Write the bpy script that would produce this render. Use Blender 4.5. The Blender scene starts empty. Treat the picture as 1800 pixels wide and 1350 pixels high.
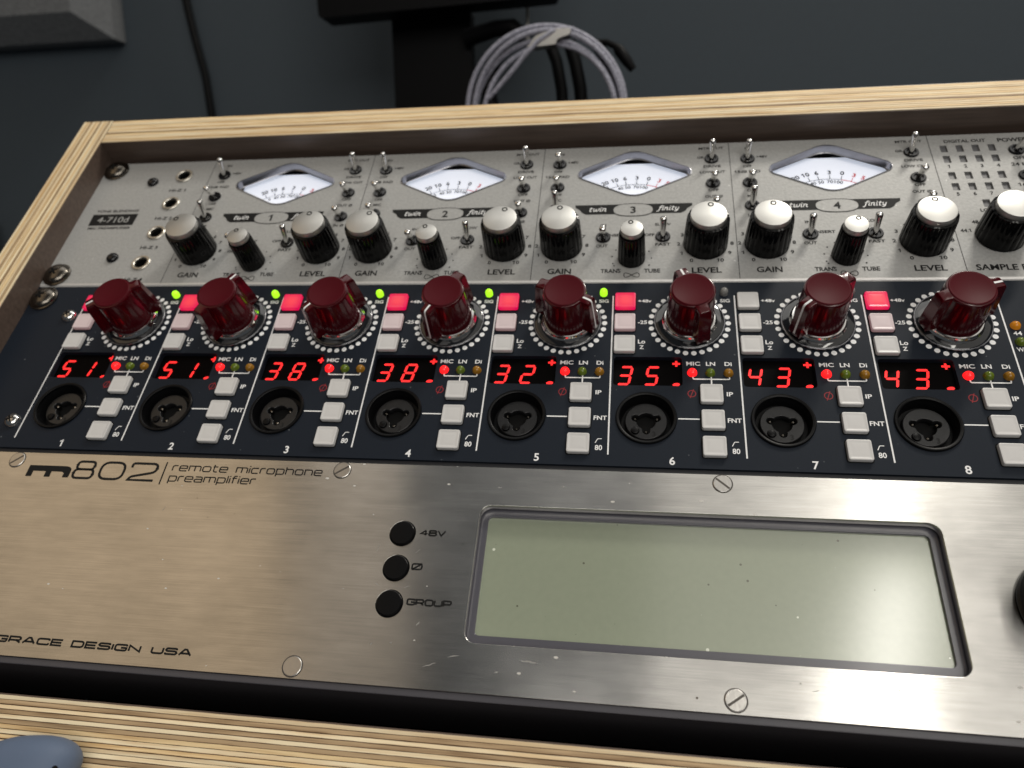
import bpy, bmesh, math, random
from mathutils import Matrix, Vector
random.seed(7)
PI = math.pi
S = 0.001                                   # all sizes below are millimetres
sc = bpy.context.scene
C = sc.collection

# ------------------------------------------------------------------ camera
cam_d = bpy.data.cameras.new('camera'); cam = bpy.data.objects.new('camera', cam_d); C.objects.link(cam)
cam_d.sensor_width = 36.0; cam_d.lens = 26.56
cam_d.clip_start = 0.01; cam_d.clip_end = 20
RX, RY, RZ, RP = ((0.9871846, 0.1587032, -0.0167296), (-0.0141824, 0.1916677, 0.9813574), (0.1589511, -0.9685436, 0.1914622), (0.2880794, -0.3280300, 0.0202026))
cam.matrix_world = Matrix(((RX[0], RY[0], RZ[0], RP[0]), (RX[1], RY[1], RZ[1], RP[1]), (RX[2], RY[2], RZ[2], RP[2]), (0, 0, 0, 1)))
cam_d.dof.use_dof = True; cam_d.dof.focus_distance = 0.262; cam_d.dof.aperture_fstop = 12.0
sc.camera = cam
# ------------------------------------------------------------------ world and lamps
w = bpy.data.worlds.new('World'); sc.world = w; w.use_nodes = True
w.node_tree.nodes['Background'].inputs[0].default_value = (0.85, 0.93, 1.0, 1)
w.node_tree.nodes['Background'].inputs[1].default_value = 0.05
sc.view_settings.view_transform = 'Standard'; sc.view_settings.look = 'None'; sc.view_settings.exposure = 0.2


def area(name, loc, target, sx, sy, watts, col):
    d = bpy.data.lights.new(name, 'AREA'); d.shape = 'RECTANGLE'; d.size = sx; d.size_y = sy
    d.energy = watts; d.color = col
    o = bpy.data.objects.new(name, d); C.objects.link(o); o.location = loc
    o.rotation_euler = (Vector(target) - Vector(loc)).to_track_quat('-Z', 'Y').to_euler()
    return o


area('ceiling_strip_light', (0.945, -1.40, 1.55), (0.945, -1.40, 0), 0.12, 1.2, 3.6, (1.0, 0.96, 0.88))
area('ceiling_fill_right', (1.25, -0.9, 1.62), (1.25, -0.9, 0), 1.8, 1.9, 5.0, (1.0, 0.95, 0.86))  # added soft lamp, brightens the reflection on the steel's right side
area('ceiling_fill_left', (-1.42, -0.9, 1.62), (-1.42, -0.9, 0), 1.4, 1.9, 4.1, (1.0, 0.74, 0.46))  # added warm lamp for the tan reflection in the steel
area('ceiling_fill_left_inner', (-0.53, -0.9, 1.62), (-0.53, -0.9, 0), 0.36, 1.9, 0.55, (1.0, 0.80, 0.58))  # added weak lamp, grades the inner edge of the tan reflection
area('ceiling_bounce_above', (0.3, 0.2, 1.7), (0.3, 0.2, 0), 1.8, 0.7, 5.0, (1.0, 0.97, 0.92))  # added lamp standing in for bounce off a lit white ceiling
area('key_spot', (0.90, 0.42, 1.45), (0.25, 0.0, 0.0), 0.10, 0.40, 9, (1.0, 0.95, 0.86))
area('back_fill', (0.9, -2.4, 1.15), (0.25, 0.0, 0.0), 2.2, 1.2, 25, (1.0, 0.96, 0.90))  # added soft frontal fill from behind the camera

# ------------------------------------------------------------------ materials
def new_mat(name):
    m = bpy.data.materials.new(name); m.use_nodes = True
    return m, m.node_tree.nodes, m.node_tree.links, m.node_tree.nodes['Principled BSDF']


def simple(name, col, rough=0.5, metal=0.0, spec=0.5, coat=0.0, emit=None, es=0.0, trans=0.0, ior=1.45, sss=0.0):
    m, n, l, p = new_mat(name)
    p.inputs['Base Color'].default_value = (*col, 1); p.inputs['Roughness'].default_value = rough
    p.inputs['Metallic'].default_value = metal; p.inputs['Specular IOR Level'].default_value = spec
    p.inputs['Coat Weight'].default_value = coat; p.inputs['Transmission Weight'].default_value = trans
    p.inputs['IOR'].default_value = ior
    if sss:
        p.inputs['Subsurface Weight'].default_value = sss; p.inputs['Subsurface Radius'].default_value = (.004, .003, .003)
        p.inputs['Subsurface Scale'].default_value = 0.5
    if emit:
        p.inputs['Emission Color'].default_value = (*emit, 1); p.inputs['Emission Strength'].default_value = es
    return m


def grain(m, scale=(1, 1, 1), nscale=400, bump=0.1, colvar=0.0, roughvar=0.0, detail=4, dist=0.0003):
    """adds fine object-space noise to bump, colour and roughness of a simple material"""
    n, l = m.node_tree.nodes, m.node_tree.links; p = n['Principled BSDF']
    tc = n.new('ShaderNodeTexCoord'); mp = n.new('ShaderNodeMapping'); mp.inputs['Scale'].default_value = scale
    l.new(tc.outputs['Object'], mp.inputs[0])
    nz = n.new('ShaderNodeTexNoise'); nz.inputs['Scale'].default_value = nscale; nz.inputs['Detail'].default_value = detail
    l.new(mp.outputs[0], nz.inputs['Vector'])
    if bump:
        b = n.new('ShaderNodeBump'); b.inputs['Strength'].default_value = bump; b.inputs['Distance'].default_value = dist
        l.new(nz.outputs['Fac'], b.inputs['Height']); l.new(b.outputs[0], p.inputs['Normal'])
    if colvar:
        c = p.inputs['Base Color'].default_value[:3]
        mx = n.new('ShaderNodeMix'); mx.data_type = 'RGBA'
        mx.inputs[6].default_value = (*[x * (1 - colvar) for x in c], 1); mx.inputs[7].default_value = (*[min(1, x * (1 + colvar)) for x in c], 1)
        l.new(nz.outputs['Fac'], mx.inputs[0]); l.new(mx.outputs[2], p.inputs['Base Color'])
    if roughvar:
        r = p.inputs['Roughness'].default_value
        mr = n.new('ShaderNodeMapRange'); mr.inputs[3].default_value = max(0, r - roughvar); mr.inputs[4].default_value = r + roughvar
        l.new(nz.outputs['Fac'], mr.inputs[0]); l.new(mr.outputs[0], p.inputs['Roughness'])
    return m


MAT = {}
MAT['silver'] = grain(simple('silver_paint', (0.385, 0.385, 0.375), 0.5, 0.12, 0.4), nscale=750, bump=0.5, colvar=0.22, dist=0.0002)
MAT['navy'] = grain(simple('navy_paint', (0.0125, 0.017, 0.0255), 0.45, 0, 0.16), nscale=1500, bump=0.15, colvar=0.15, dist=0.0001)
MAT['navy_edge'] = simple('navy_edge', (0.012, 0.013, 0.017), 0.5)
MAT['black'] = grain(simple('black_plastic', (0.004, 0.004, 0.0045), 0.36, 0, 0.18), nscale=800, bump=0.1, dist=0.0001)
MAT['black_gloss'] = simple('black_gloss', (0.006, 0.006, 0.007), 0.14)
MAT['black_matte'] = simple('black_matte', (0.004, 0.004, 0.004), 0.8, 0, 0.2)
MAT['dark_grey'] = simple('dark_grey_plastic', (0.07, 0.068, 0.078), 0.35)
MAT['black_ink'] = simple('black_ink', (0.012, 0.012, 0.012), 0.6, 0, 0.2)
MAT['grey_ink'] = simple('grey_ink', (0.05, 0.05, 0.05), 0.6, 0, 0.2)
MAT['white_ink'] = simple('white_ink', (0.88, 0.88, 0.88), 0.5, 0, 0.3)
MAT['white_grey_ink'] = simple('white_grey_ink', (0.42, 0.42, 0.41), 0.5)
MAT['red_ink'] = simple('red_ink', (0.30, 0.025, 0.03), 0.5, 0, 0.3)
MAT['red_scale'] = simple('red_scale_ink', (0.75, 0.05, 0.05), 0.5, 0, 0.3)
MAT['chrome'] = simple('chrome', (0.78, 0.77, 0.75), 0.13, 1)
MAT['black_chrome'] = simple('black_chrome', (0.16, 0.145, 0.125), 0.22, 1)
MAT['steel_screw'] = grain(simple('steel_screw', (0.62, 0.60, 0.57), 0.3, 1), nscale=900, bump=0.2)
MAT['maroon'] = simple('maroon_plastic', (0.060, 0.001, 0.004), 0.16, 0, 0.5)
MAT['maroon_top'] = grain(simple('maroon_matte_top', (0.072, 0.002, 0.0065), 0.5, 0, 0.14), nscale=1600, bump=0.1, dist=0.0001)
MAT['clear'] = simple('clear_acrylic', (0.010, 0.011, 0.013), 0.06, 0, 0.7, coat=0.4)
MAT['btn_white'] = simple('white_button', (0.63, 0.62, 0.61), 0.32, 0, 0.5, sss=0.0)
MAT['led_red'] = simple('red_led_lit', (0.8, 0.02, 0.02), 0.2, emit=(1.0, 0.01, 0.012), es=1.3)
MAT['led_green_lit'] = simple('green_led_lit', (0.3, 0.8, 0.02), 0.2, emit=(0.42, 0.95, 0.02), es=0.9)
MAT['led_green'] = simple('green_led_off', (0.12, 0.17, 0.015), 0.12)
MAT['led_amber'] = simple('amber_led_off', (0.32, 0.15, 0.014), 0.12)
MAT['led_amber_lit'] = simple('amber_led', (0.45, 0.17, 0.01), 0.15, emit=(1.0, 0.32, 0.01), es=0.12)
MAT['led_grey'] = simple('grey_led_off', (0.26, 0.26, 0.25), 0.2)
MAT['segment'] = simple('red_segment', (0.6, 0.01, 0.01), 0.4, emit=(1.0, 0.025, 0.025), es=1.15)
MAT['window'] = simple('display_window', (0.0015, 0.001, 0.001), 0.5, 0, 0.05)
MAT['dial'] = simple('dial_white', (0.78, 0.79, 0.84), 0.5, emit=(0.8, 0.86, 1.0), es=0.45)
MAT['glass'] = simple('clear_glass', (1, 1, 1), 0.02, trans=1.0, ior=1.02)
MAT['bezel'] = simple('lcd_bezel', (0.085, 0.083, 0.10), 0.3, 0, 0.7)
MAT['lcd'] = simple('lcd_glass', (0.31, 0.345, 0.252), 0.22, 0, 0.8, coat=0.7)
for mm_ in (MAT['lcd'], MAT['bezel']):
    pp_ = mm_.node_tree.nodes['Principled BSDF']; pp_.inputs['Coat Roughness'].default_value = 0.16; pp_.inputs['Coat IOR'].default_value = 2.2; pp_.inputs['Coat Weight'].default_value = 0.8 if mm_ is MAT['lcd'] else 0.25
grain(MAT['lcd'], nscale=420, bump=0.05, colvar=0.05, dist=0.0001)


def dust(m, scale, size, keep, col):
    n, l = m.node_tree.nodes, m.node_tree.links; p = n['Principled BSDF']; src = p.inputs['Base Color'].links[0].from_socket
    tc = n.new('ShaderNodeTexCoord'); v = n.new('ShaderNodeTexVoronoi'); v.voronoi_dimensions = '2D'; v.inputs['Scale'].default_value = scale
    l.new(tc.outputs['Object'], v.inputs['Vector']); c = n.new('ShaderNodeSeparateColor'); l.new(v.outputs['Color'], c.inputs[0])
    a = n.new('ShaderNodeMath'); a.operation = 'MULTIPLY'; a.inputs[1].default_value = size; l.new(c.outputs[2], a.inputs[0])
    b = n.new('ShaderNodeMath'); b.operation = 'LESS_THAN'; l.new(v.outputs['Distance'], b.inputs[0]); l.new(a.outputs[0], b.inputs[1])
    d = n.new('ShaderNodeMath'); d.operation = 'GREATER_THAN'; d.inputs[1].default_value = keep; l.new(c.outputs[0], d.inputs[0])
    e = n.new('ShaderNodeMath'); e.operation = 'MULTIPLY'; l.new(b.outputs[0], e.inputs[0]); l.new(d.outputs[0], e.inputs[1])
    x = n.new('ShaderNodeMix'); x.data_type = 'RGBA'; x.inputs[7].default_value = (*col, 1)
    l.new(e.outputs[0], x.inputs[0]); l.new(src, x.inputs[6]); l.new(x.outputs[2], p.inputs['Base Color'])


dust(MAT['lcd'], 95, 0.05, 0.7, (0.13, 0.13, 0.09)); dust(MAT['lcd'], 70, 0.04, 0.75, (0.75, 0.78, 0.66))
dust(MAT['silver'], 130, 0.05, 0.85, (0.62, 0.62, 0.6)); dust(MAT['navy'], 110, 0.04, 0.8, (0.10, 0.11, 0.12))
MAT['slate_blue'] = grain(simple('slate_blue_rubber', (0.115, 0.155, 0.235), 0.6), nscale=900, bump=0.12)
MAT['film'] = grain(simple('brown_film', (0.105, 0.075, 0.06), 0.38, 0, 0.5), scale=(0.08, 1, 1), nscale=500, bump=0.25, colvar=0.45)
MAT['wall'] = grain(simple('slate_wall_paint', (0.052, 0.065, 0.077), 0.75, 0, 0.3), nscale=150, bump=0.05, colvar=0.06)
MAT['fabric'] = grain(simple('grey_fabric', (0.145, 0.15, 0.155), 0.95, 0, 0.1), nscale=260, bump=0.6, colvar=0.35, dist=0.002)
MAT['pale'] = simple('pale_paint', (0.36, 0.37, 0.36), 0.6)
MAT['monitor'] = simple('monitor_black', (0.0025, 0.0025, 0.003), 0.5, 0, 0.12)
MAT['alu'] = simple('brushed_alu', (0.26, 0.25, 0.235), 0.35, 1)
MAT['desk'] = simple('desk_dark', (0.02, 0.019, 0.018), 0.5)


def make_lit_button():
    m, n, l, p = new_mat('red_button_lit')
    p.inputs['Base Color'].default_value = (0.16, 0.003, 0.02, 1); p.inputs['Roughness'].default_value = 0.3
    tc = n.new('ShaderNodeTexCoord'); g = n.new('ShaderNodeVectorMath'); g.operation = 'LENGTH'
    l.new(tc.outputs['Object'], g.inputs[0])
    r = n.new('ShaderNodeMapRange'); r.inputs[1].default_value = 0.002; r.inputs[2].default_value = 0.0055
    l.new(g.outputs['Value'], r.inputs[0])
    mx = n.new('ShaderNodeMix'); mx.data_type = 'RGBA'
    mx.inputs[6].default_value = (1.0, 0.06, 0.085, 1); mx.inputs[7].default_value = (0.80, 0.0015, 0.085, 1)
    l.new(r.outputs[0], mx.inputs[0]); l.new(mx.outputs[2], p.inputs['Emission Color'])
    p.inputs['Emission Strength'].default_value = 0.74
    return m


MAT['btn_lit'] = make_lit_button()


def make_braid():
    m, n, l, p = new_mat('grey_braid')
    tc = n.new('ShaderNodeTexCoord'); v = n.new('ShaderNodeTexVoronoi'); v.inputs['Scale'].default_value = 900
    l.new(tc.outputs['Object'], v.inputs['Vector'])
    cr = n.new('ShaderNodeValToRGB'); cr.color_ramp.elements[0].color = (0.66, 0.66, 0.77, 1); cr.color_ramp.elements[1].color = (0.20, 0.20, 0.25, 1)
    cr.color_ramp.elements[1].position = 0.7
    l.new(v.outputs['Distance'], cr.inputs[0]); l.new(cr.outputs[0], p.inputs['Base Color']); p.inputs['Roughness'].default_value = 0.55
    b = n.new('ShaderNodeBump'); b.inputs['Strength'].default_value = 0.5; b.inputs['Distance'].default_value = 0.0005
    l.new(v.outputs['Distance'], b.inputs['Height']); l.new(b.outputs[0], p.inputs['Normal'])
    return m


MAT['braid'] = make_braid()


def make_brushed():
    m, n, l, p = new_mat('brushed_steel')
    p.inputs['Metallic'].default_value = 1.0; p.inputs['Anisotropic'].default_value = 0.94
    cx = n.new('ShaderNodeCombineXYZ'); cx.inputs[1].default_value = 1.0
    vt = n.new('ShaderNodeVectorTransform'); vt.vector_type = 'VECTOR'; vt.convert_from = 'OBJECT'; vt.convert_to = 'WORLD'
    l.new(cx.outputs[0], vt.inputs[0]); l.new(vt.outputs[0], p.inputs['Tangent'])
    tc = n.new('ShaderNodeTexCoord')
    mp = n.new('ShaderNodeMapping'); mp.inputs['Scale'].default_value = (7, 1500, 1); l.new(tc.outputs['Object'], mp.inputs[0])
    a = n.new('ShaderNodeTexNoise'); a.inputs['Scale'].default_value = 4; a.inputs['Detail'].default_value = 5; l.new(mp.outputs[0], a.inputs['Vector'])
    s = n.new('ShaderNodeTexNoise'); s.inputs['Scale'].default_value = 28; s.inputs['Detail'].default_value = 5; l.new(tc.outputs['Object'], s.inputs['Vector'])
    mp3 = n.new('ShaderNodeMapping'); mp3.inputs['Scale'].default_value = (60, 260, 1); l.new(tc.outputs['Object'], mp3.inputs[0])
    s3 = n.new('ShaderNodeTexNoise'); s3.inputs['Scale'].default_value = 1.3; s3.inputs['Detail'].default_value = 3; l.new(mp3.outputs[0], s3.inputs['Vector'])
    # colour: fine lines, broad smudges, small dark and pale specks
    ma = n.new('ShaderNodeMath'); ma.operation = 'MULTIPLY_ADD'; ma.inputs[1].default_value = 0.55; l.new(a.outputs['Fac'], ma.inputs[0])
    mb = n.new('ShaderNodeMath'); mb.operation = 'MULTIPLY_ADD'; mb.inputs[1].default_value = 0.62; mb.inputs[2].default_value = -0.08
    l.new(s.outputs['Fac'], mb.inputs[0]); l.new(mb.outputs[0], ma.inputs[2])
    mc = n.new('ShaderNodeMath'); mc.operation = 'MULTIPLY_ADD'; mc.inputs[1].default_value = 0.32
    l.new(s3.outputs['Fac'], mc.inputs[0]); l.new(ma.outputs[0], mc.inputs[2])
    tint = n.new('ShaderNodeMix'); tint.data_type = 'RGBA'; tint.inputs[6].default_value = (0.22, 0.215, 0.205, 1); tint.inputs[7].default_value = (0.84, 0.82, 0.78, 1)
    l.new(mc.outputs[0], tint.inputs[0])
    vo = n.new('ShaderNodeTexVoronoi'); vo.voronoi_dimensions = '2D'; vo.inputs['Scale'].default_value = 120; vo.inputs['Randomness'].default_value = 1.0; l.new(tc.outputs['Object'], vo.inputs['Vector'])
    vc = n.new('ShaderNodeSeparateColor'); l.new(vo.outputs['Color'], vc.inputs[0])
    clus = n.new('ShaderNodeTexNoise'); clus.inputs['Scale'].default_value = 11; l.new(tc.outputs['Object'], clus.inputs['Vector'])
    cm = n.new('ShaderNodeMapRange'); cm.inputs[1].default_value = 0.5; cm.inputs[2].default_value = 0.68; cm.inputs[3].default_value = 0.0; cm.inputs[4].default_value = 0.055; l.new(clus.outputs['Fac'], cm.inputs[0])
    sz = n.new('ShaderNodeMath'); sz.operation = 'MULTIPLY'; l.new(vc.outputs[2], sz.inputs[0]); l.new(cm.outputs[0], sz.inputs[1])
    lt = n.new('ShaderNodeMath'); lt.operation = 'LESS_THAN'; l.new(vo.outputs['Distance'], lt.inputs[0]); l.new(sz.outputs[0], lt.inputs[1])
    gt = n.new('ShaderNodeMath'); gt.operation = 'GREATER_THAN'; gt.inputs[1].default_value = 0.55; l.new(vc.outputs[0], gt.inputs[0])
    mu = n.new('ShaderNodeMath'); mu.operation = 'MULTIPLY'; l.new(lt.outputs[0], mu.inputs[0]); l.new(gt.outputs[0], mu.inputs[1])
    sp = n.new('ShaderNodeMix'); sp.data_type = 'RGBA'; sp.inputs[7].default_value = (0.16, 0.13, 0.10, 1)
    l.new(mu.outputs[0], sp.inputs[0]); l.new(tint.outputs[2], sp.inputs[6]); l.new(sp.outputs[2], p.inputs['Base Color'])
    # pale dust specks lying on the metal
    v2 = n.new('ShaderNodeTexVoronoi'); v2.voronoi_dimensions = '2D'; v2.inputs['Scale'].default_value = 60; m4 = n.new('ShaderNodeMapping'); m4.inputs['Location'].default_value = (3.1, 1.7, 0); m4.inputs['Scale'].default_value = (1, 1.9, 1); m4.inputs['Rotation'].default_value = (0, 0, 0.4)
    l.new(tc.outputs['Object'], m4.inputs[0]); l.new(m4.outputs[0], v2.inputs['Vector'])
    l2 = n.new('ShaderNodeMath'); l2.operation = 'LESS_THAN'; l.new(v2.outputs['Distance'], l2.inputs[0])
    c2 = n.new('ShaderNodeSeparateColor'); l.new(v2.outputs['Color'], c2.inputs[0])
    z2 = n.new('ShaderNodeMath'); z2.operation = 'MULTIPLY'; z2.inputs[1].default_value = 0.045; l.new(c2.outputs[2], z2.inputs[0]); l.new(z2.outputs[0], l2.inputs[1])
    g2 = n.new('ShaderNodeMath'); g2.operation = 'GREATER_THAN'; g2.inputs[1].default_value = 0.7; l.new(c2.outputs[1], g2.inputs[0])
    d2 = n.new('ShaderNodeMath'); d2.operation = 'MULTIPLY'; l.new(l2.outputs[0], d2.inputs[0]); l.new(g2.outputs[0], d2.inputs[1])
    sp2 = n.new('ShaderNodeMix'); sp2.data_type = 'RGBA'; sp2.inputs[7].default_value = (0.62, 0.60, 0.56, 1)
    l.new(d2.outputs[0], sp2.inputs[0]); l.new(sp.outputs[2], sp2.inputs[6]); l.new(sp2.outputs[2], p.inputs['Base Color'])
    iv = n.new('ShaderNodeMath'); iv.operation = 'SUBTRACT'; iv.inputs[0].default_value = 1.0; l.new(d2.outputs[0], iv.inputs[1]); l.new(iv.outputs[0], p.inputs['Metallic'])
    mr = n.new('ShaderNodeMapRange'); mr.inputs[3].default_value = 0.18; mr.inputs[4].default_value = 0.25
    l.new(s.outputs['Fac'], mr.inputs[0]); l.new(mr.outputs[0], p.inputs['Roughness'])
    b = n.new('ShaderNodeBump'); b.inputs['Strength'].default_value = 0.015; b.inputs['Distance'].default_value = 0.0001
    l.new(a.outputs['Fac'], b.inputs['Height']); l.new(b.outputs[0], p.inputs['Normal'])
    return m


MAT['brushed'] = make_brushed()


def make_cap():
    m, n, l, p = new_mat('spun_aluminium')
    p.inputs['Base Color'].default_value = (0.63, 0.625, 0.60, 1); p.inputs['Metallic'].default_value = 1.0
    p.inputs['Roughness'].default_value = 0.48; p.inputs['Anisotropic'].default_value = 0.12
    t = n.new('ShaderNodeTangent'); t.direction_type = 'RADIAL'; t.axis = 'Z'
    l.new(t.outputs[0], p.inputs['Tangent'])
    p.inputs['Anisotropic Rotation'].default_value = 0.25
    return m


MAT['cap'] = make_cap()


def make_wood(name, c1, c2, axis):
    """birch ply layer: streaks that run along the board (axis), small pores and knots"""
    m, n, l, p = new_mat(name)
    tc = n.new('ShaderNodeTexCoord'); oi = n.new('ShaderNodeObjectInfo')
    ad = n.new('ShaderNodeVectorMath'); ad.operation = 'ADD'
    mu = n.new('ShaderNodeMath'); mu.operation = 'MULTIPLY'; mu.inputs[1].default_value = 7.3
    l.new(oi.outputs['Random'], mu.inputs[0]); l.new(tc.outputs['Object'], ad.inputs[0]); l.new(mu.outputs[0], ad.inputs[1])
    mp = n.new('ShaderNodeMapping'); mp.inputs['Scale'].default_value = (0.05, 1, 1) if axis == 'x' else (1, 0.05, 1)
    l.new(ad.outputs[0], mp.inputs[0])
    a = n.new('ShaderNodeTexNoise'); a.inputs['Scale'].default_value = 900; a.inputs['Detail'].default_value = 6; l.new(mp.outputs[0], a.inputs['Vector'])
    mp2 = n.new('ShaderNodeMapping'); mp2.inputs['Scale'].default_value = (0.12, 1, 1) if axis == 'x' else (1, 0.12, 1); l.new(ad.outputs[0], mp2.inputs[0])
    b = n.new('ShaderNodeTexNoise'); b.inputs['Scale'].default_value = 110; b.inputs['Detail'].default_value = 3; l.new(mp2.outputs[0], b.inputs['Vector'])
    sm = n.new('ShaderNodeMath'); sm.operation = 'MULTIPLY_ADD'; sm.inputs[1].default_value = 0.6; l.new(a.outputs['Fac'], sm.inputs[0])
    sb = n.new('ShaderNodeMath'); sb.operation = 'MULTIPLY'; sb.inputs[1].default_value = 0.5; l.new(b.outputs['Fac'], sb.inputs[0]); l.new(sb.outputs[0], sm.inputs[2])
    cr = n.new('ShaderNodeValToRGB'); cr.color_ramp.elements[0].position = 0.44; cr.color_ramp.elements[1].position = 0.62
    cr.color_ramp.elements[0].color = (*c2, 1); cr.color_ramp.elements[1].color = (*c1, 1)
    l.new(sm.outputs[0], cr.inputs[0])
    hs = n.new('ShaderNodeHueSaturation'); l.new(cr.outputs[0], hs.inputs['Color'])
    mr = n.new('ShaderNodeMapRange'); mr.inputs[3].default_value = 0.86; mr.inputs[4].default_value = 1.1
    l.new(oi.outputs['Random'], mr.inputs[0]); l.new(mr.outputs[0], hs.inputs['Value'])
    l.new(hs.outputs[0], p.inputs['Base Color'])
    p.inputs['Roughness'].default_value = 0.55; p.inputs['Specular IOR Level'].default_value = 0.3
    bp = n.new('ShaderNodeBump'); bp.inputs['Strength'].default_value = 0.35; bp.inputs['Distance'].default_value = 0.0003
    l.new(a.outputs['Fac'], bp.inputs['Height']); l.new(bp.outputs[0], p.inputs['Normal'])
    return m


for ax in 'xy':
    MAT['ply_light_' + ax] = make_wood('birch_light_' + ax, (0.94, 0.80, 0.55), (0.80, 0.60, 0.36), ax)
    MAT['ply_mid_' + ax] = make_wood('birch_mid_' + ax, (0.88, 0.67, 0.38), (0.62, 0.41, 0.20), ax)
    MAT['ply_dark_' + ax] = make_wood('birch_end_' + ax, (0.52, 0.37, 0.215), (0.30, 0.195, 0.105), ax)
MAT['glue'] = simple('glue_line', (0.10, 0.055, 0.025), 0.7)

# ------------------------------------------------------------------ mesh tools (mm)
class G:
    def __init__(s): s.v = []; s.f = []
    def loop(s, pts): k = len(s.v); s.v += [tuple(p) for p in pts]; return list(range(k, k + len(pts)))
    def bridge(s, a, b, closed=True):
        n = len(a)
        for i in range(n if closed else n - 1):
            j = (i + 1) % n; s.f.append((a[i], a[j], b[j], b[i]))
    def cap(s, a, flip=False): s.f.append(tuple(reversed(a)) if flip else tuple(a))
    def loft(s, loops, cap_top=True, cap_bot=True):
        L = [s.loop(p) for p in loops]
        for a, b in zip(L, L[1:]): s.bridge(a, b)
        if cap_bot: s.cap(L[0], True)
        if cap_top: s.cap(L[-1])
        return s
    def lathe(s, prof, n=40, c=(0, 0), mod=None, cap_top=True, cap_bot=False, ph=0.0):
        loops = []
        for r, z in prof:
            loops.append([(c[0] + (r + (mod(2 * PI * i / n, z) if mod else 0)) * math.cos(2 * PI * i / n + ph), c[1] + (r + (mod(2 * PI * i / n, z) if mod else 0)) * math.sin(2 * PI * i / n + ph), z) for i in range(n)])
        return s.loft(loops, cap_top, cap_bot)
    def prism(s, outline_fn, z0, z1, b=0.3):
        """outline_fn(inset) -> points; bottom z0, top z1, rounded top edge b"""
        lv = [(0, z0), (0, z1 - b), (b * 0.3, z1 - b * 0.3), (b, z1)] if b else [(0, z0), (0, z1)]
        return s.loft([[(x, y, z) for x, y in outline_fn(i)] for i, z in lv])
    def box(s, x0, x1, y0, y1, z0, z1, b=0.0):
        return s.prism(lambda i: [(x0 + i, y0 + i), (x1 - i, y0 + i), (x1 - i, y1 - i), (x0 + i, y1 - i)], z0, z1, b)
    def ribbon(s, pts, t, z=0.0, closed=False):
        n = len(pts); L = []; R = []
        for i in range(n):
            p = Vector(pts[i][:2])
            a = Vector(pts[i - 1][:2]) if (i > 0 or closed) else None
            b = Vector(pts[(i + 1) % n][:2]) if (i < n - 1 or closed) else None
            d1 = (p - a).normalized() if a is not None else None
            d2 = (b - p).normalized() if b is not None else None
            d1 = d1 or d2; d2 = d2 or d1
            n1 = Vector((-d1.y, d1.x)); n2 = Vector((-d2.y, d2.x)); m = n1 + n2
            m = n1 if m.length < 1e-6 else m.normalized()
            k = min(1.6, 1 / max(0.3, m.dot(n1)))
            L.append((p.x + m.x * k * t / 2, p.y + m.y * k * t / 2, z)); R.append((p.x - m.x * k * t / 2, p.y - m.y * k * t / 2, z))
        a = s.loop(R); b = s.loop(L); s.bridge(a, b, closed); return s
    def poly(s, pts, z=0.0): s.cap(s.loop([(x, y, z) for x, y in pts])); return s
    def disc(s, c, r, z=0.0, n=20): return s.poly([(c[0] + r * math.cos(2 * PI * i / n), c[1] + r * math.sin(2 * PI * i / n)) for i in range(n)], z)
    def ring(s, c, r, t, z=0.0, n=32, ry=None):
        return s.ribbon([(c[0] + r * math.cos(2 * PI * i / n), c[1] + (ry or r) * math.sin(2 * PI * i / n)) for i in range(n)], t, z, True)
    def tube(s, path, r, n=10, closed=False):
        P = [Vector(p) for p in path]; loops = []; up = Vector((0.13, 0.97, 0.2)).normalized(); m = len(P)
        for i in range(m):
            a = P[i - 1] if (i > 0 or closed) else P[i]; b = P[(i + 1) % m] if (i < m - 1 or closed) else P[i]
            t = (b - a).normalized(); x = t.cross(up).normalized(); y = t.cross(x)
            rr = r[i] if isinstance(r, (list, tuple)) else r
            loops.append([tuple(P[i] + x * rr * math.cos(2 * PI * k / n) + y * rr * math.sin(2 * PI * k / n)) for k in range(n)])
        L = [s.loop(p) for p in loops]
        for a, b in zip(L, L[1:]): s.bridge(a, b)
        if closed: s.bridge(L[-1], L[0])
        else: s.cap(L[0], True); s.cap(L[-1])
        return s
    def add(s, verts, faces, fn):
        k = len(s.v); s.v += [fn(*q) for q in verts]; s.f += [tuple(i + k for i in f) for f in faces]; return s
    def mesh(s, name, mat, smooth=35):
        m = bpy.data.meshes.new(name); m.from_pydata([(x * S, y * S, z * S) for x, y, z in s.v], [], s.f)
        bm = bmesh.new(); bm.from_mesh(m); bmesh.ops.recalc_face_normals(bm, faces=bm.faces) if smooth is not None else None
        bm.to_mesh(m); bm.free()
        m.materials.append(MAT[mat])
        if smooth: m.shade_smooth(); m.set_sharp_from_angle(angle=math.radians(smooth))
        return m


def rrect(x0, x1, y0, y1, r, k=5):
    """rounded rectangle outline as a function of inset"""
    def fn(i=0.0):
        rr = max(0.02, r - i); out = []
        for cx, cy, a0 in ((x1 - i - rr, y1 - i - rr, 0), (x0 + i + rr, y1 - i - rr, 90), (x0 + i + rr, y0 + i + rr, 180), (x1 - i - rr, y0 + i + rr, 270)):
            out += [(cx + rr * math.cos(math.radians(a0 + 90 * q / k)), cy + rr * math.sin(math.radians(a0 + 90 * q / k))) for q in range(k + 1)]
        return out
    return fn


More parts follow.
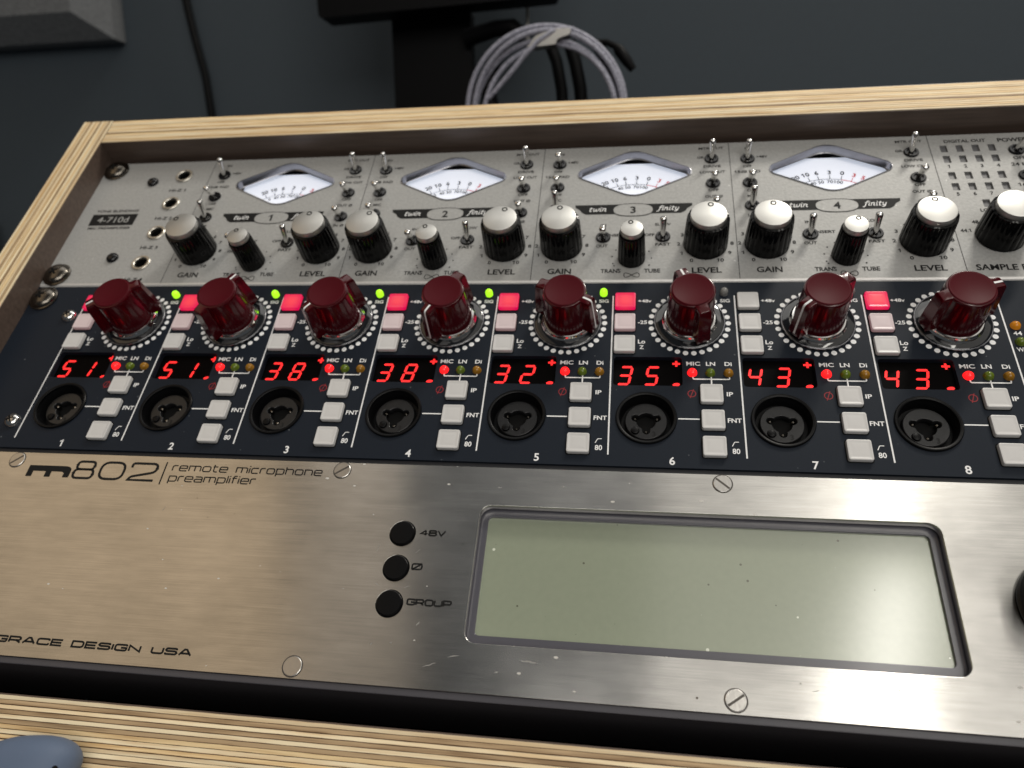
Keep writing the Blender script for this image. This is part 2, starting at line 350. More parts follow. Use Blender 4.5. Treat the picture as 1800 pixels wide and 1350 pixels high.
def rounded(pts, closed=False, seg=5):
    """polyline with points (x, y[, radius]) -> points with rounded corners"""
    out = []; n = len(pts)
    for i, p in enumerate(pts):
        r = p[2] if len(p) > 2 else 0
        if r <= 0 or (not closed and i in (0, n - 1)): out.append((p[0], p[1])); continue
        P = Vector(p[:2]); A = Vector(pts[i - 1][:2]); B = Vector(pts[(i + 1) % n][:2])
        a = A - P; b = B - P; d = min(r, a.length * 0.5, b.length * 0.5)
        q0 = P + a.normalized() * d; q1 = P + b.normalized() * d
        for k in range(seg + 1):
            t = k / seg; q = q0 * (1 - t) ** 2 + P * 2 * t * (1 - t) + q1 * t * t; out.append((q.x, q.y))
    return out


def plate(name, outer, holes, z_top, thick, mat, bevel=0.0):
    """flat plate with holes, from a filled curve"""
    cu = bpy.data.curves.new(name, 'CURVE'); cu.dimensions = '2D'; cu.fill_mode = 'BOTH'; cu.extrude = thick / 2 * S
    if bevel: cu.bevel_depth = bevel * S; cu.bevel_resolution = 1; cu.extrude = (thick / 2 - bevel) * S; cu.offset = -bevel * S
    for pts in [outer] + holes:
        sp = cu.splines.new('POLY'); sp.points.add(len(pts) - 1); sp.use_cyclic_u = True
        for q, (x, y) in zip(sp.points, pts): q.co = (x * S, y * S, 0, 1)
    o = bpy.data.objects.new('tmp', cu); C.objects.link(o)
    me = bpy.data.meshes.new_from_object(o.evaluated_get(bpy.context.evaluated_depsgraph_get()))
    bpy.data.objects.remove(o); me.name = name
    for v in me.vertices: v.co.z += (z_top - thick / 2) * S
    me.materials.clear(); me.materials.append(MAT[mat])
    return me


_tx = {}
def text_data(s, bold=0.0):
    if (s, bold) not in _tx:
        cu = bpy.data.curves.new('t', 'FONT'); cu.body = s; cu.size = 1.0; cu.align_x = 'LEFT'; cu.offset = bold; cu.resolution_u = 3
        o = bpy.data.objects.new('tmp', cu); C.objects.link(o)
        me = bpy.data.meshes.new_from_object(o.evaluated_get(bpy.context.evaluated_depsgraph_get()))
        bpy.data.objects.remove(o)
        _tx[(s, bold)] = ([tuple(v.co) for v in me.vertices], [tuple(p.vertices) for p in me.polygons])
    return _tx[(s, bold)]


_H = None
def text(g, s, x, y, h, width=None, align='c', z=0.08, bold=0.024, sx=1.0, rot=0.0, shear=0.0):
    """adds lettering; y is the middle of the capitals, h their height, width forces the overall width"""
    global _H
    if _H is None: _H = max(v[1] for v in text_data('H')[0])
    v, f = text_data(s, bold)
    x0 = min(q[0] for q in v); x1 = max(q[0] for q in v); k = h / _H
    kx = width / (x1 - x0) if width else k * sx
    off = {'c': -(x0 + x1) / 2, 'l': -x0, 'r': -x1}[align]; c, sn = math.cos(rot), math.sin(rot)
    def fn(a, b, _):
        X = (a + off) * kx; Y = (b - _H / 2) * k; X += shear * Y
        return (x + X * c - Y * sn, y + X * sn + Y * c, z)
    g.add(v, f, fn)
    # the built-in figure one is a bare bar: give it its flag
    w1 = max(q[0] for q in text_data('1', bold)[0]) - min(q[0] for q in text_data('1', bold)[0])
    for xb in ([x0] if s[0] == '1' else []) + ([x1 - w1] if s[-1] == '1' and len(s) > 1 else []):
        g.add([(xb + w1 * .5, _H + bold, 0), (xb - .2, _H * .80, 0), (xb - .2, _H * .66, 0), (xb + w1 * .5, _H * .82, 0)], [(0, 1, 2, 3)], fn)


# wide square stroke alphabet (drawn here line by line)
r_ = 0.3
W_ = 1.2
GL = {
 'G': (W_, [([(W_, .76), (W_, 1, r_), (0, 1, r_), (0, 0, r_), (W_, 0, r_), (W_, .47), (.62, .47)], 0)]),
 'R': (W_, [([(0, 0), (0, 1), (W_ - .03, 1, r_), (W_ - .03, .4, r_), (0, .4)], 0), ([(.75, .4), (W_, 0)], 0)]),
 'A': (1.25, [([(0, 0), (.5, 1), (.75, 1), (1.25, 0)], 0), ([(.2, .3), (1.05, .3)], 0)]),
 'C': (W_, [([(W_, .72), (W_, 1, r_), (0, 1, r_), (0, 0, r_), (W_, 0, r_), (W_, .28)], 0)]),
 'E': (1.1, [([(1.1, 1), (0, 1), (0, 0), (1.1, 0)], 0), ([(0, .5), (1.03, .5)], 0)]),
 'D': (W_, [([(0, 0), (0, 1), (W_, 1, r_ * 1.2), (W_, 0, r_ * 1.2)], 1)]),
 'S': (W_, [([(W_ - .03, .76), (W_ - .03, 1, r_), (.03, 1, r_), (.03, .53, r_), (W_, .53, r_), (W_, 0, r_), (0, 0, r_), (0, .24)], 0)]),
 'I': (0.0, [([(0, 0), (0, 1)], 0)]),
 'N': (1.15, [([(0, 0), (0, 1), (1.15, 0), (1.15, 1)], 0)]),
 'U': (W_, [([(0, 1), (0, 0, r_), (W_, 0, r_), (W_, 1)], 0)]),
 'V': (1.2, [([(0, 1), (.6, 0), (1.2, 1)], 0)]),
 'O': (W_, [([(0, 0, r_), (0, 1, r_), (W_, 1, r_), (W_, 0, r_)], 1)]),
 'P': (W_, [([(0, 0), (0, 1), (W_, 1, r_), (W_, .38, r_), (0, .38)], 0)]),
 '0': (W_, [([(0, 0, .42), (0, 1, .42), (W_, 1, .42), (W_, 0, .42)], 1)]),
 '4': (W_, [([(.9, 0), (.9, 1)], 0), ([(.9, .97), (.03, .3), (W_, .3)], 0)]),
 '8': (W_, [([(.06, .53, .25), (.06, 1, .25), (W_ - .06, 1, .25), (W_ - .06, .53, .25)], 1), ([(0, 0, .27), (0, .53, .27), (W_, .53, .27), (W_, 0, .27)], 1)]),
 '2': (W_, [([(0, .74), (0, 1, r_), (W_, 1, r_), (W_, .5, r_), (.1, .2, .15), (0, 0), (W_, 0)], 0)]),
 '\u00d8': (W_, [([(0, 0, r_), (0, 1, r_), (W_, 1, r_), (W_, 0, r_)], 1), ([(.0, -.1), (W_, 1.1)], 0)]),
 'r': (.62, [([(0, 0), (0, .72, .25), (.62, .72)], 0)]),
 'e': (.98, [([(0, .36), (.98, .36), (.98, .72, .25), (0, .72, .25), (0, 0, .25), (.98, 0)], 0)]),
 'm': (1.5, [([(0, 0), (0, .72), (1.5, .72, .25), (1.5, 0)], 0), ([(.75, 0), (.75, .72)], 0)]),
 'o': (1.0, [([(0, 0, .25), (0, .72, .25), (1, .72, .25), (1, 0, .25)], 1)]),
 't': (.62, [([(.14, 1), (.14, 0, .25), (.62, 0)], 0), ([(0, .72), (.6, .72)], 0)]),
 'i': (0.0, [([(0, 0), (0, .72)], 0), ([(0, .88), (0, 1.02)], 0)]),
 'c': (.92, [([(.92, .72), (0, .72, .25), (0, 0, .25), (.92, 0)], 0)]),
 'p': (1.0, [([(0, -.32), (0, .72), (1, .72, .25), (1, 0, .25), (0, 0)], 0)]),
 'h': (.98, [([(0, 0), (0, 1)], 0), ([(0, .72), (.98, .72, .25), (.98, 0)], 0)]),
 'n': (.98, [([(0, 0), (0, .72), (.98, .72, .25), (.98, 0)], 0)]),
 'a': (.98, [([(.05, .72), (.98, .72, .25), (.98, 0), (0, 0, .2), (0, .39, .2), (.98, .39)], 0)]),
 'l': (0.0, [([(0, 0), (0, 1)], 0)]),
 'f': (.6, [([(.16, 0), (.16, 1, .25), (.6, 1)], 0), ([(0, .72), (.58, .72)], 0)]),
}
# small slanted book hand for the twin-finity plates
GS = {
 't': (.42, [([(.2, .98), (.16, .18), (.26, 0), (.42, .08)], 0), ([(0, .68), (.42, .68)], 0)]),
 'w': (.85, [([(0, .62), (.12, .68), (.12, .12), (.25, 0), (.42, .16), (.46, .62)], 0), ([(.46, .62), (.48, .12), (.6, 0), (.8, .25), (.82, .66), (.72, .62)], 0)]),
 'i': (.22, [([(0, .6), (.1, .68), (.1, .1), (.2, 0), (.28, .06)], 0), ([(.1, .86), (.1, 1.0)], 0)]),
 'n': (.62, [([(0, .6), (.1, .68), (.1, 0)], 0), ([(.1, .48), (.32, .68), (.46, .58), (.46, .1), (.56, 0), (.66, .06)], 0)]),
 'f': (.40, [([(-.16, -.26), (.02, -.28), (.14, -.1), (.2, .85), (.34, 1.04), (.5, .96)], 0), ([(0, .68), (.42, .68)], 0)]),
 'y': (.58, [([(0, .6), (.1, .68), (.12, .14), (.26, 0), (.46, .2)], 0), ([(.5, .68), (.46, -.1), (.28, -.3), (.06, -.24)], 0)]),
}


def strokes(g, s, x0, x1, y0, h, t, gap=.3, z=0.08, table=None, shear=0.0, space=.55):
    """stroke lettering from x0 to x1 (outer ends), baseline y0, capital height h, line weight t"""
    T = table or GL; L = 0; items = []
    for ch in s:
        if ch == ' ': L += space; continue
        wd, st = T[ch]; items.append((L, st)); L += wd + gap
    L -= gap; kx = (x1 - x0 - t) / max(L, 1e-6)
    for off, st in items:
        for pts, closed in st:
            P = rounded(pts, bool(closed))
            g.ribbon([(x0 + t / 2 + (px + off) * kx + shear * (py * h), y0 + t / 2 + py * (h - t)) for px, py in P], t, z, bool(closed))


# ------------------------------------------------------------------ objects
TILT = Matrix.Rotation(math.radians(45), 4, 'X')       # the rack leans back 45 degrees


def tag(o, label=None, cat=None, group=None, kind=None):
    if label: o['label'] = label
    if cat: o['category'] = cat
    if group: o['group'] = group
    if kind: o['kind'] = kind
    return o


def thing(name, label, cat, loc=(0, 0, 0), tilt=True):
    o = bpy.data.objects.new(name, None); C.objects.link(o); o.empty_display_size = 0.02
    o.matrix_world = (TILT if tilt else Matrix()) @ Matrix.Translation(Vector(loc) * S)
    return tag(o, label, cat)


def part(name, mesh, parent, loc=(0, 0, 0), rz=0.0, label=None):
    o = bpy.data.objects.new(name, mesh); C.objects.link(o)
    if parent: o.parent = parent
    o.location = Vector(loc) * S; o.rotation_euler = (0, 0, rz)
    if label: o['label'] = label
    return o


# ================================================================== SETTING
g = G().box(-2200, 2600, 0, 60, -900, 1700)
wall = part('wall', g.mesh('wall', 'wall', None), None, (0, 610, 0)); tag(wall, kind='structure')
g = G().box(-60, 800, 215, 609, 30, 48)
desk = part('desk', g.mesh('desk', 'desk', None), None); tag(desk, 'dark desk top behind the plywood cabinet', None, kind='structure')

# ================================================================== PLYWOOD CABINET
cab = thing('plywood_cabinet', 'birch plywood rack cabinet with dark brown inner faces holding the three audio units', 'cabinet')
WF = 12.0                                             # front edge height above the panels
UL, UR, VT, VB = 2.2, 480.6, 92.0, -183.0             # inner faces
DEP = -150.0
NP = 13; PT = 18.6 / NP
pal = ['light', 'dark', 'light', 'mid', 'light', 'dark', 'light', 'mid', 'light', 'dark', 'light', 'mid', 'light']


def board(name, axis, lo, hi, t0, tdir, n, pat, film_in=True):
    """axis x: board runs along u from lo to hi, plies stacked in v from t0 in direction tdir"""
    th = n * PT; g = G()
    def slab(a, b, z1, gg):
        a, b = min(a, b), max(a, b)
        if axis == 'x': gg.box(lo, hi, a, b, DEP, z1)
        else: gg.box(a, b, lo, hi, DEP, z1)
    slab(t0, t0 + tdir * 0.45, WF - 0.25, g); slab(t0 + tdir * (th - 0.4), t0 + tdir * th, WF - 0.25, g)
    b = part(name, g.mesh(name, 'film', None), cab)
    g = G(); slab(t0 + tdir * 0.46, t0 + tdir * (th - 0.41), WF - 0.3, g)
    part('core', g.mesh('core', 'glue', None), b)
    usable = th - 0.9
    for i in range(n):
        a = t0 + tdir * (0.47 + usable * i / n); c = t0 + tdir * (0.47 + usable * (i + 1) / n - 0.16)
        a += tdir * random.uniform(-0.1, 0.1) * (0 < i); c += tdir * random.uniform(-0.02, 0.0); g = G()
        a, c = min(a, c), max(a, c); zt = WF + random.uniform(-0.06, 0.06)
        # edge wanders slightly along the board
        nseg = 110; ed0 = []; ed1 = []
        for k in range(nseg + 1):
            q = lo + 0.02 + (hi - lo - 0.04) * k / nseg
            ed0.append((q, a + random.uniform(0, 0.09))); ed1.append((q, c - random.uniform(0, 0.09)))
        out = ed0 + ed1[::-1]
        if axis == 'y': out = [(y, x) for x, y in out]
        mid = (lo + hi) / 2
        me = G().loft([[(x, y, DEP + 1) for x, y in out], [(x, y, zt) for x, y in out]], True, False).mesh('ply', 'ply_%s_%s' % (pat[i % len(pat)], axis), None)
        part('ply', me, b)
    return b


board('left_board', 'y', -240, VT + 18.6, UL, -1, NP, pal)
board('right_board', 'y', -240, VT + 18.6, UR, 1, NP, pal)
board('top_board', 'x', UL + 0.12, UR - 0.12, VT, 1, NP, ['light', 'mid', 'light', 'light', 'mid', 'dark', 'light', 'mid', 'light', 'mid', 'light', 'light', 'mid'])
board('bottom_board', 'x', UL + 0.12, UR - 0.12, VB, -1, 26, ['light', 'dark', 'light', 'dark', 'light', 'dark', 'mid', 'light', 'mid', 'light', 'light', 'dark', 'light'])
part('back_panel', G().box(UL, UR, VB, VT, DEP - 4, DEP - 0.5).mesh('back_panel', 'black_matte', None), cab)

# ================================================================== SHARED PART MESHES
def dome(r, h, n=28):
    return [(r, 0), (r, h * 0.25)] + [(r * math.cos(a), h * 0.25 + h * 0.75 * math.sin(a)) for a in [PI / 2 * k / 6 for k in range(1, 6)]] + [(r * 0.12, h)]


rack_screw_me = G().lathe([(6.8, 0), (6.9, 0.7)] + dome(6.3, 3.6)[1:], 32).mesh('rack_screw', 'black_chrome', 50)
cross = G()
for q in (0, 1):
    cross.box(-2.1 if q == 0 else -.5, 2.1 if q == 0 else .5, -.5 if q == 0 else -2.1, .5 if q == 0 else 2.1, 2.6 + q * .004, 3.72 + q * .004)
cross_me = cross.mesh('screw_recess', 'black_matte', None)


def rack_screw(parent, u, v, rz=0.3):
    s_ = part('rack_screw', rack_screw_me, parent, (u, v, 0.02), rz); part('cross_recess', cross_me, s_)


def ell(c, r, n=28): return [(c[0] + r * math.cos(2 * PI * i / n), c[1] + r * math.sin(2 * PI * i / n)) for i in range(n)]


# ================================================================== UPPER UNIT: SILVER FOUR-CHANNEL PREAMP
ua = thing('silver_preamp', 'silver four channel microphone preamplifier with diamond shaped needle meters at the top of the rack', 'preamplifier')
D = [66 + 88.45 * k for k in range(5)]
MC = [(d + 44.0, 69.0) for d in D[:4]]


def diamond(c, hw=26.2, hh=14.9, k=2.2, grow=0.0):
    hw += grow * 1.05; hh += grow
    P = [(c[0] + hw, c[1] + k, 2.2), (c[0] + hw * .1, c[1] + hh, 5), (c[0] - hw * .1, c[1] + hh, 5), (c[0] - hw, c[1] + k, 2.2),
         (c[0] - hw, c[1] - k, 2.2), (c[0] - hw * .1, c[1] - hh, 5), (c[0] + hw * .1, c[1] - hh, 5), (c[0] + hw, c[1] - k, 2.2)]
    return rounded(P, True, 5)


leds = [(425.6 + 6.7 * i, v) for v in (79.2, 72.1, 61.3, 54.2) for i in range(4)] + [(435.7, 43.6)]
jacks = [(50.9, 77.1), (50.9, 56.2), (51.0, 35.2), (50.8, 14.8)]
swl = []                                               # switch list: u, v, tilt in u, tilt in v
for k in range(4):
    mic = 0 if k == 1 else 1
    swl += [(D[k] + 8.1, 76.6, 0, -1 if k == 2 else 1), (D[k] + 8.1, 60.3, 0, -1), (D[k] + 8.1, 45.2, 0, 1 if mic else -1),
            (D[k] + 80.1, 77.4, 0, 1), (D[k] + 80.1, 60.5, 0, -1), (D[k] + 80.1, 43.8, 0, -1),
            (D[k] + 30.8, 26.9, 0, 1 if k == 3 else -1), (D[k] + 57.0, 26.8, 0, 1)]
swl += [(455.2, 76.8, 1, 0), (455.2, 60.0, 1, 0)]

holes = [diamond(c, grow=0.6) for c in MC] + [rrect(u - 1.5, u + 1.5, v - 2.3, v + 2.3, .15, 1)() for u, v in leds] + [ell(j, 4.1) for j in jacks]
fp = part('face_panel', plate('face_panel', rrect(0.2, 482.4, 1.9, 88.7, .6, 3)(), holes, 0, 2.5, 'silver'), ua)
# rolled lower lip of the face panel
lip = G(); n_ = 6
A = [[(x, 1.9 - 1.5 * math.sin(a), -1.5 * (1 - math.cos(a))) for x in (0.2, 482.4)] for a in [PI / 2 * k / n_ for k in range(n_ + 1)]] + [[(0.2, 0.4, -4.0), (482.4, 0.4, -4.0)]]
idx = [lip.loop(p) for p in A]
for a, b in zip(idx, idx[1:]): lip.bridge(a, b, False)
MAT['highlight_edge'] = grain(simple('highlight_edge', (0.72, 0.71, 0.69), 0.4, 0.3), nscale=1300, bump=0.4, colvar=0.15)  # lip highlight put into the colour: lighter than the panel paint
part('lower_lip', lip.mesh('lower_lip', 'highlight_edge', 60), ua)

# meters
def meter(k):
    c = MC[k]; out = diamond((0, 0)); m_out = diamond((0, 0), grow=0.55)
    g = G(); L = [(m_out, 0.0), (diamond((0, 0), grow=0.5), 0.35), (diamond((0, 0), grow=0.15), 0.42), (out, 0.1), (diamond((0, 0), grow=-0.1), -3.4), (diamond((0, 0), grow=-0.7), -3.7)]
    g.loft([[(x, y, z) for x, y in o] for o, z in L], False, False)
    bz = part('meter', g.mesh('meter_bezel', 'chrome_soft', 50), ua, (c[0], c[1], 0.05))
    # white dial with a recessed dark housing
    hs = G().loft([[(x, y, z) for x, y in rrect(-27, 27, -16, 16, 1)()] for z in (-3.75, -7.6)], True, False)
    part('housing', hs.mesh('meter_housing', 'black_matte', None), bz)
    dl = part('dial', G().box(-26.5, 26.5, -15.5, 14.0, -7.0, -6.3).mesh('dial', 'dial', None), bz)
    cy = 42.0 - c[1] + 0.3; zz = -6.25
    def pol(r, deg): return (r * math.sin(math.radians(deg)), cy + r * math.cos(math.radians(deg)))
    b = G(); rd = G()
    b.ribbon([pol(26, -33 + 46.5 * i / 30) for i in range(31)], .32, zz)
    rd.ribbon([pol(26, 13.6 + 24 * i / 16) for i in range(17)], .45, zz)
    for s_, a in (('20', -27), ('10', -17.2), ('6', -8.2), ('3', 2.6), ('0', 13.3)):
        b.ribbon([pol(26, a), pol(28.6, a)], .36, zz); q = pol(30.6, a); text(b, s_, q[0], q[1], 2.45, z=zz, bold=0.03, rot=math.radians(-a))
    for a in (-22, -4.8, -1, 6, 9.5): b.ribbon([pol(26, a), pol(27, a)], .12, zz) if False else None
    for s_, a in (('3', 23.2), ('5', 31), ('+', 36)):
        rd.ribbon([pol(26, a), pol(28.6, a)], .36, zz); q = pol(30.6, a); text(rd, s_, q[0], q[1], 2.45, z=zz, bold=0.03, rot=math.radians(-a))
    for s_, a in (('0', -24), ('40', -15.5), ('50', -7), ('70', 2.4), ('100', 11.4)):
        q = pol(24.2, a); text(b, s_, q[0], q[1], 1.9, z=zz, bold=0.02, rot=math.radians(-a))
    part('dial_scale', b.mesh('dial_scale', 'black_ink', None), bz); part('red_zone', rd.mesh('red_zone', 'red_scale', None), bz)
    part('needle', G().ribbon([pol(8, -41), pol(32, -41)], .4, -5.6).mesh('needle', 'black_ink', None), bz)
    return bz


MAT['chrome_soft'] = simple('chrome_soft', (0.27, 0.27, 0.29), 0.28, 1)
for k in range(4): meter(k)

# toggle switches
bush = G().lathe([(3.3, 0), (3.3, 0.5), (3.0, 0.9), (2.1, 0.9), (1.8, 0.3)], 24, cap_top=True)
bush_me = bush.mesh('toggle_switch', 'black_gloss', 40)
nut_me = G().lathe([(1.5, 0.2), (1.5, 2.0), (1.25, 2.4)], 16).mesh('collar', 'chrome', 40)


def lever_mesh(tu, tv):
    g = G(); n = 6; P = []; R = []
    for i in range(n + 1):
        t = i / n; P.append((tu * 2.6 * t, tv * 2.7 * t, 0.6 + 7.6 * t)); R.append(1.1 + 0.5 * t)
    e = Vector(P[-1]); d = (e - Vector(P[-2])).normalized()
    for a in (0.35, 0.65, 0.85): P.append(tuple(e + d * a * 1.2)); R.append(1.6 * math.sqrt(max(0.05, 1 - a * a)))
    return G().tube(P, R, 12).mesh('lever', 'chrome', 60)


lev = {}
for u, v, tu, tv in swl:
    if (tu, tv) not in lev: lev[(tu, tv)] = lever_mesh(tu, tv)
    s_ = part('toggle_switch', bush_me, ua, (u, v, 0.02)); part('lever', lev[(tu, tv)], s_)

# fluted knobs with spun caps
def ua_knob_meshes(rb, rc, H, nf):
    mod = lambda a, z: (-0.34 * (0.5 + 0.5 * math.cos(nf * a)) ** 3) * 0.7 if 0.5 < z < H - 2.5 else 0.0
    body = G().lathe([(rb, 0.4), (rb, 0.6), (rb + .05, 3.2), (rb - 0.5, H - 3.4), (rb - 0.7, H - 2.6), (rc + 0.2, H - 2.3), (rc, H - 2.5)], nf * 6, mod=mod, cap_bot=True)
    cap = G().lathe([(rc, H - 3.0), (rc, H - 0.4), (rc - 0.12, H - 0.12), (rc - 0.4, H)], 56)
    return body.mesh('knob', 'black_knob', 30), cap.mesh('cap', 'cap', 40)


MAT['black_knob'] = grain(simple('black_knob', (0.0025, 0.0025, 0.0027), 0.13, 0, 0.22), nscale=700, bump=0.05)
KB = ua_knob_meshes(9.4, 7.5, 18.0, 22); KS = ua_knob_meshes(5.9, 4.75, 18.5, 18)
oring_b = G().ring((0, 5.5), 1.0, 0.55, 18.05).mesh('index_ring', 'black_ink', None)
oring_s = G().ring((0, 3.3), 0.85, 0.5, 18.55).mesh('index_ring', 'black_ink', None)
set_b = G().ring((0, -9.42), 0.9, 0.3, 0).mesh('set_screw', 'chrome', None)
ANG = {('g', 0): 133, ('b', 0): 113, ('l', 0): 95, ('g', 1): 62, ('b', 1): 106, ('l', 1): 72, ('g', 2): 88, ('b', 2): 98, ('l', 2): 80, ('g', 3): 85, ('b', 3): 71, ('l', 3): 90}


def ua_knob(u, v, big, ang):
    b_, c_ = KB if big else KS
    kn = part('knob', b_, ua, (u, v, 0), math.radians(ang - 90)); part('cap', c_, kn); part('index_ring', oring_b if big else oring_s, kn)
    # grub screw in the side, turned towards the front
    r_b, h = (9.38, 5.0) if big else (5.88, 5.2)
    gs = bpy.data.objects.new('grub_screw', grub_me); C.objects.link(gs); gs.parent = kn
    a = math.radians(-60 + (ang * 37 % 50) - (ang - 90)); gs.location = (r_b * S * math.cos(a), r_b * S * math.sin(a), h * S); gs.rotation_euler = (0, PI / 2, a)


grub_me = G().lathe([(1.3, -0.3), (1.3, 0.03), (1.0, 0.03), (0.95, -0.3)], 16).mesh('grub_screw', 'black_gloss', 30)
for k in range(4):
    ua_knob(D[k] + 12.4, 22.0, True, ANG[('g', k)]); ua_knob(D[k] + 43.5, 14.1, False, ANG[('b', k)]); ua_knob(D[k] + 75.1, 22.0, True, ANG[('l', k)])
ua_knob(436.2, 24.2, True, 20)

# jacks, screws, light pipes
MAT['nickel'] = simple('nickel', (0.66, 0.63, 0.56), 0.38, 1)
jr = G().lathe([(4.7, 0), (4.7, 0.5), (4.4, 0.8), (3.5, 0.8), (3.2, 0.5), (3.15, -0.6)], 32, cap_top=False).mesh('jack_socket', 'nickel', 40)
jh = G().lathe([(3.15, -0.6), (3.1, -7.0)], 24).mesh('socket_hole', 'black_matte', 40)
jw = G().lathe([(5.0, 0), (5.0, .12)], 32).mesh('washer', 'black_gloss', 40)
for u, v in jacks:
    s_ = part('jack_socket', jr, ua, (u, v, 0.03)); part('socket_hole', jh, s_)
pan = G().lathe(dome(3.0, 2.0), 24).mesh('button_screw', 'black_gloss', 50)
for u, v in ((34.3, 72.8), (34.0, 18.3)): part('button_screw', pan, ua, (u, v, 0.02))
rack_screw(ua, 8.9, 85.0 - 2.4); rack_screw(ua, 8.8, 7.4, 0.7)
rack_screw(ua, 473.8, 82.6); rack_screw(ua, 473.8, 7.4)
pipe = G().box(-1.45, 1.45, -2.25, 2.25, -3, -1.0).mesh('indicator', 'pipe_grey', None) if False else None
MAT['pipe_grey'] = simple('grey_light_pipe', (0.10, 0.10, 0.105), 0.3)
pipe = G().box(-1.46, 1.46, -2.26, 2.26, -3, -0.9).mesh('indicator', 'pipe_grey', None)
for u, v in leds: part('indicator', pipe, ua, (u, v, 0))

# printed lettering
T2 = 1.55
for k in range(4):
    d = D[k]; g = G()
    for s_, u, v, wd in (('IN', 8.6, 84.2, None), ('+48V', 14.6, 78.0, 5.2), ('OFF', 7.7, 71.6, 3.9), ('15dB PAD', 7.7, 67.9, 11.2), ('OFF', 8.4, 55.3, 3.9), ('MIC', 8.4, 51.6, 4.0), ('LINE', 8.2, 39.3, 4.6),
                     ('MTR OUT', 80.2, 85.1, 11.5), ('GR', 75.1, 78.7, 3.2), ('DRIVE', 80.2, 72.3, 7.9), ('LOW CUT', 80.2, 68.3, 11.5), ('OFF', 80.1, 56.1, 4.6), ('OUT \u00d8', 80.1, 51.8, 7.9), ('IN \u00d8', 80.1, 38.0, 5.2),
                     ('IN', 30.6, 34.4, None), ('OUT', 30.3, 21.8, 5.2), ('INSERT', 37.0, 28.3, 8.4), ('OFF', 51.2, 28.2, 4.4), ('SLOW', 57.1, 34.6, 7.0), ('FAST', 57.0, 22.3, 6.6)):
        text(g, s_, d + u, v, T2, wd, sx=1.2)
    text(g, 'GAIN', d + 12.3, 6.9, 2.9, 10.4); text(g, 'LEVEL', d + 75.1, 6.9, 2.9, 12.4)
    text(g, 'TRANS', d + 34.6, 6.8, 2.1, 8.6); text(g, 'TUBE', d + 52.3, 6.8, 2.1, 6.9)
    # lying eight
    q = [(d + 43.6 + 3.3 * math.cos(t) , 4.4 + 2.5 * math.sin(t) * math.cos(t)) for t in [2 * PI * i / 40 for i in range(40)]]
    g.ribbon(q, .34, 0.08, True)
    for c_ in (12.4, 75.1):
        for j in range(11):
            a = math.radians(-123 - 29.4 * j); text(g, str(j), d + c_ + 11.3 * math.cos(a), 22 + 11.3 * math.sin(a), 1.8, sx=1.15)
    for j in range(11):
        a = math.radians(-151 + 0 - 0) if False else math.radians(-28 + 28.5 * j) if j < 10 else math.radians(-28)
        if math.sin(a) < 0.99: g.disc((d + 43.5 + 8.55 * math.cos(a), 14.1 + 8.4 * math.sin(a)), .36, 0.08, 10)
    for a in (-28, -151): g.disc((d + 43.5 + 8.5 * math.cos(math.radians(a)), 14.0 + 8.5 * math.sin(math.radians(a))), .36, 0.085, 10)
    part('lettering', g.mesh('lettering', 'black_ink', None), ua)
    # black name plate with white script and a silver oval
    pl = G(); L, R, T, B = d + 17.2, d + 70.4, 47.9, 41.7
    pl.poly([(L, T), (L + .2, 46.2), (L + 2.2, 44.8), (L + 3.2, 43.0), (L + 5.2, B), (R - 5.2, B), (R - 3.2, 43.0), (R - 2.2, 44.8), (R - .2, 46.2), (R, T)], 0.1)
    npl = part('name_plate', pl.mesh('name_plate', 'black_ink', None), ua)
    ov = G(); ovp = lambda i: [(d + 43.8 + (9.0 - i) * math.copysign(abs(math.cos(t)) ** .8, math.cos(t)), 44.2 + (4.0 - i) * math.copysign(abs(math.sin(t)) ** .8, math.sin(t))) for t in [2 * PI * j / 48 for j in range(48)]]
    ov.prism(ovp, 0.06, 0.16, 0)
    part('oval_badge', ov.mesh('oval_badge', 'silver', None), npl)
    og = G(); og.ribbon(ovp(0), .34, 0.19, True); text(og, str(k + 1), d + 43.8, 44.1, 4.0, z=0.19, bold=0.03)
    part('badge_number', og.mesh('badge_number', 'black_ink', None), npl)
    sg = G(); strokes(sg, 'twin', d + 23.2, d + 31.6, 43.4, 3.1, .4, gap=.1, z=0.14, table=GS, shear=.28); strokes(sg, 'finity', d + 54.8, d + 64.2, 43.4, 3.1, .4, gap=.1, z=0.14, table=GS, shear=.28)
    part('script_lettering', sg.mesh('script_lettering', 'white_ink', None), npl)
g = G()
for j in range(4): text(g, 'HI-Z %d' % (j + 1), 50.8, (66.3, 45.6, 25.3, 4.3)[j], 1.9, 9.4)
text(g, 'TONE BLENDING', 22.6, 51.7, 1.6, 24); text(g, 'MIC PREAMPLIFIER', 22.7, 39.4, 1.5, 24)
part('lettering', g.mesh('lettering', 'black_ink', None), ua); g = G()
text(g, 'DIGITAL OUT', 435.3, 84.2, 1.9, 17.5); text(g, 'POWER', 455.3, 84.0, 2.4, 12.6)
for j in range(4):
    text(g, str(j + 1), 425.6 + 6.7 * j, 67.3, 1.9); text(g, str(j + 5), 425.6 + 6.7 * j, 49.6, 1.9)
text(g, 'OFF', 455.2, 71.8, 1.9, 5); text(g, '24 BIT', 455.4, 67.6, 1.9, 9); text(g, 'LOCK', 435.7, 39.4, 1.8); text(g, '16 BIT', 455.4, 54.6, 1.8, 8.5)
text(g, 'SAMPLE RATE', 437.2, 7.0, 2.9, 27.5); text(g, '44.1', 423.9, 27.6, 1.8); text(g, '48', 428.6, 32.5, 1.8)
text(g, '88.2', 436.0, 37.0, 1.8) if False else None
part('lettering', g.mesh('lettering', 'black_ink', None), ua)
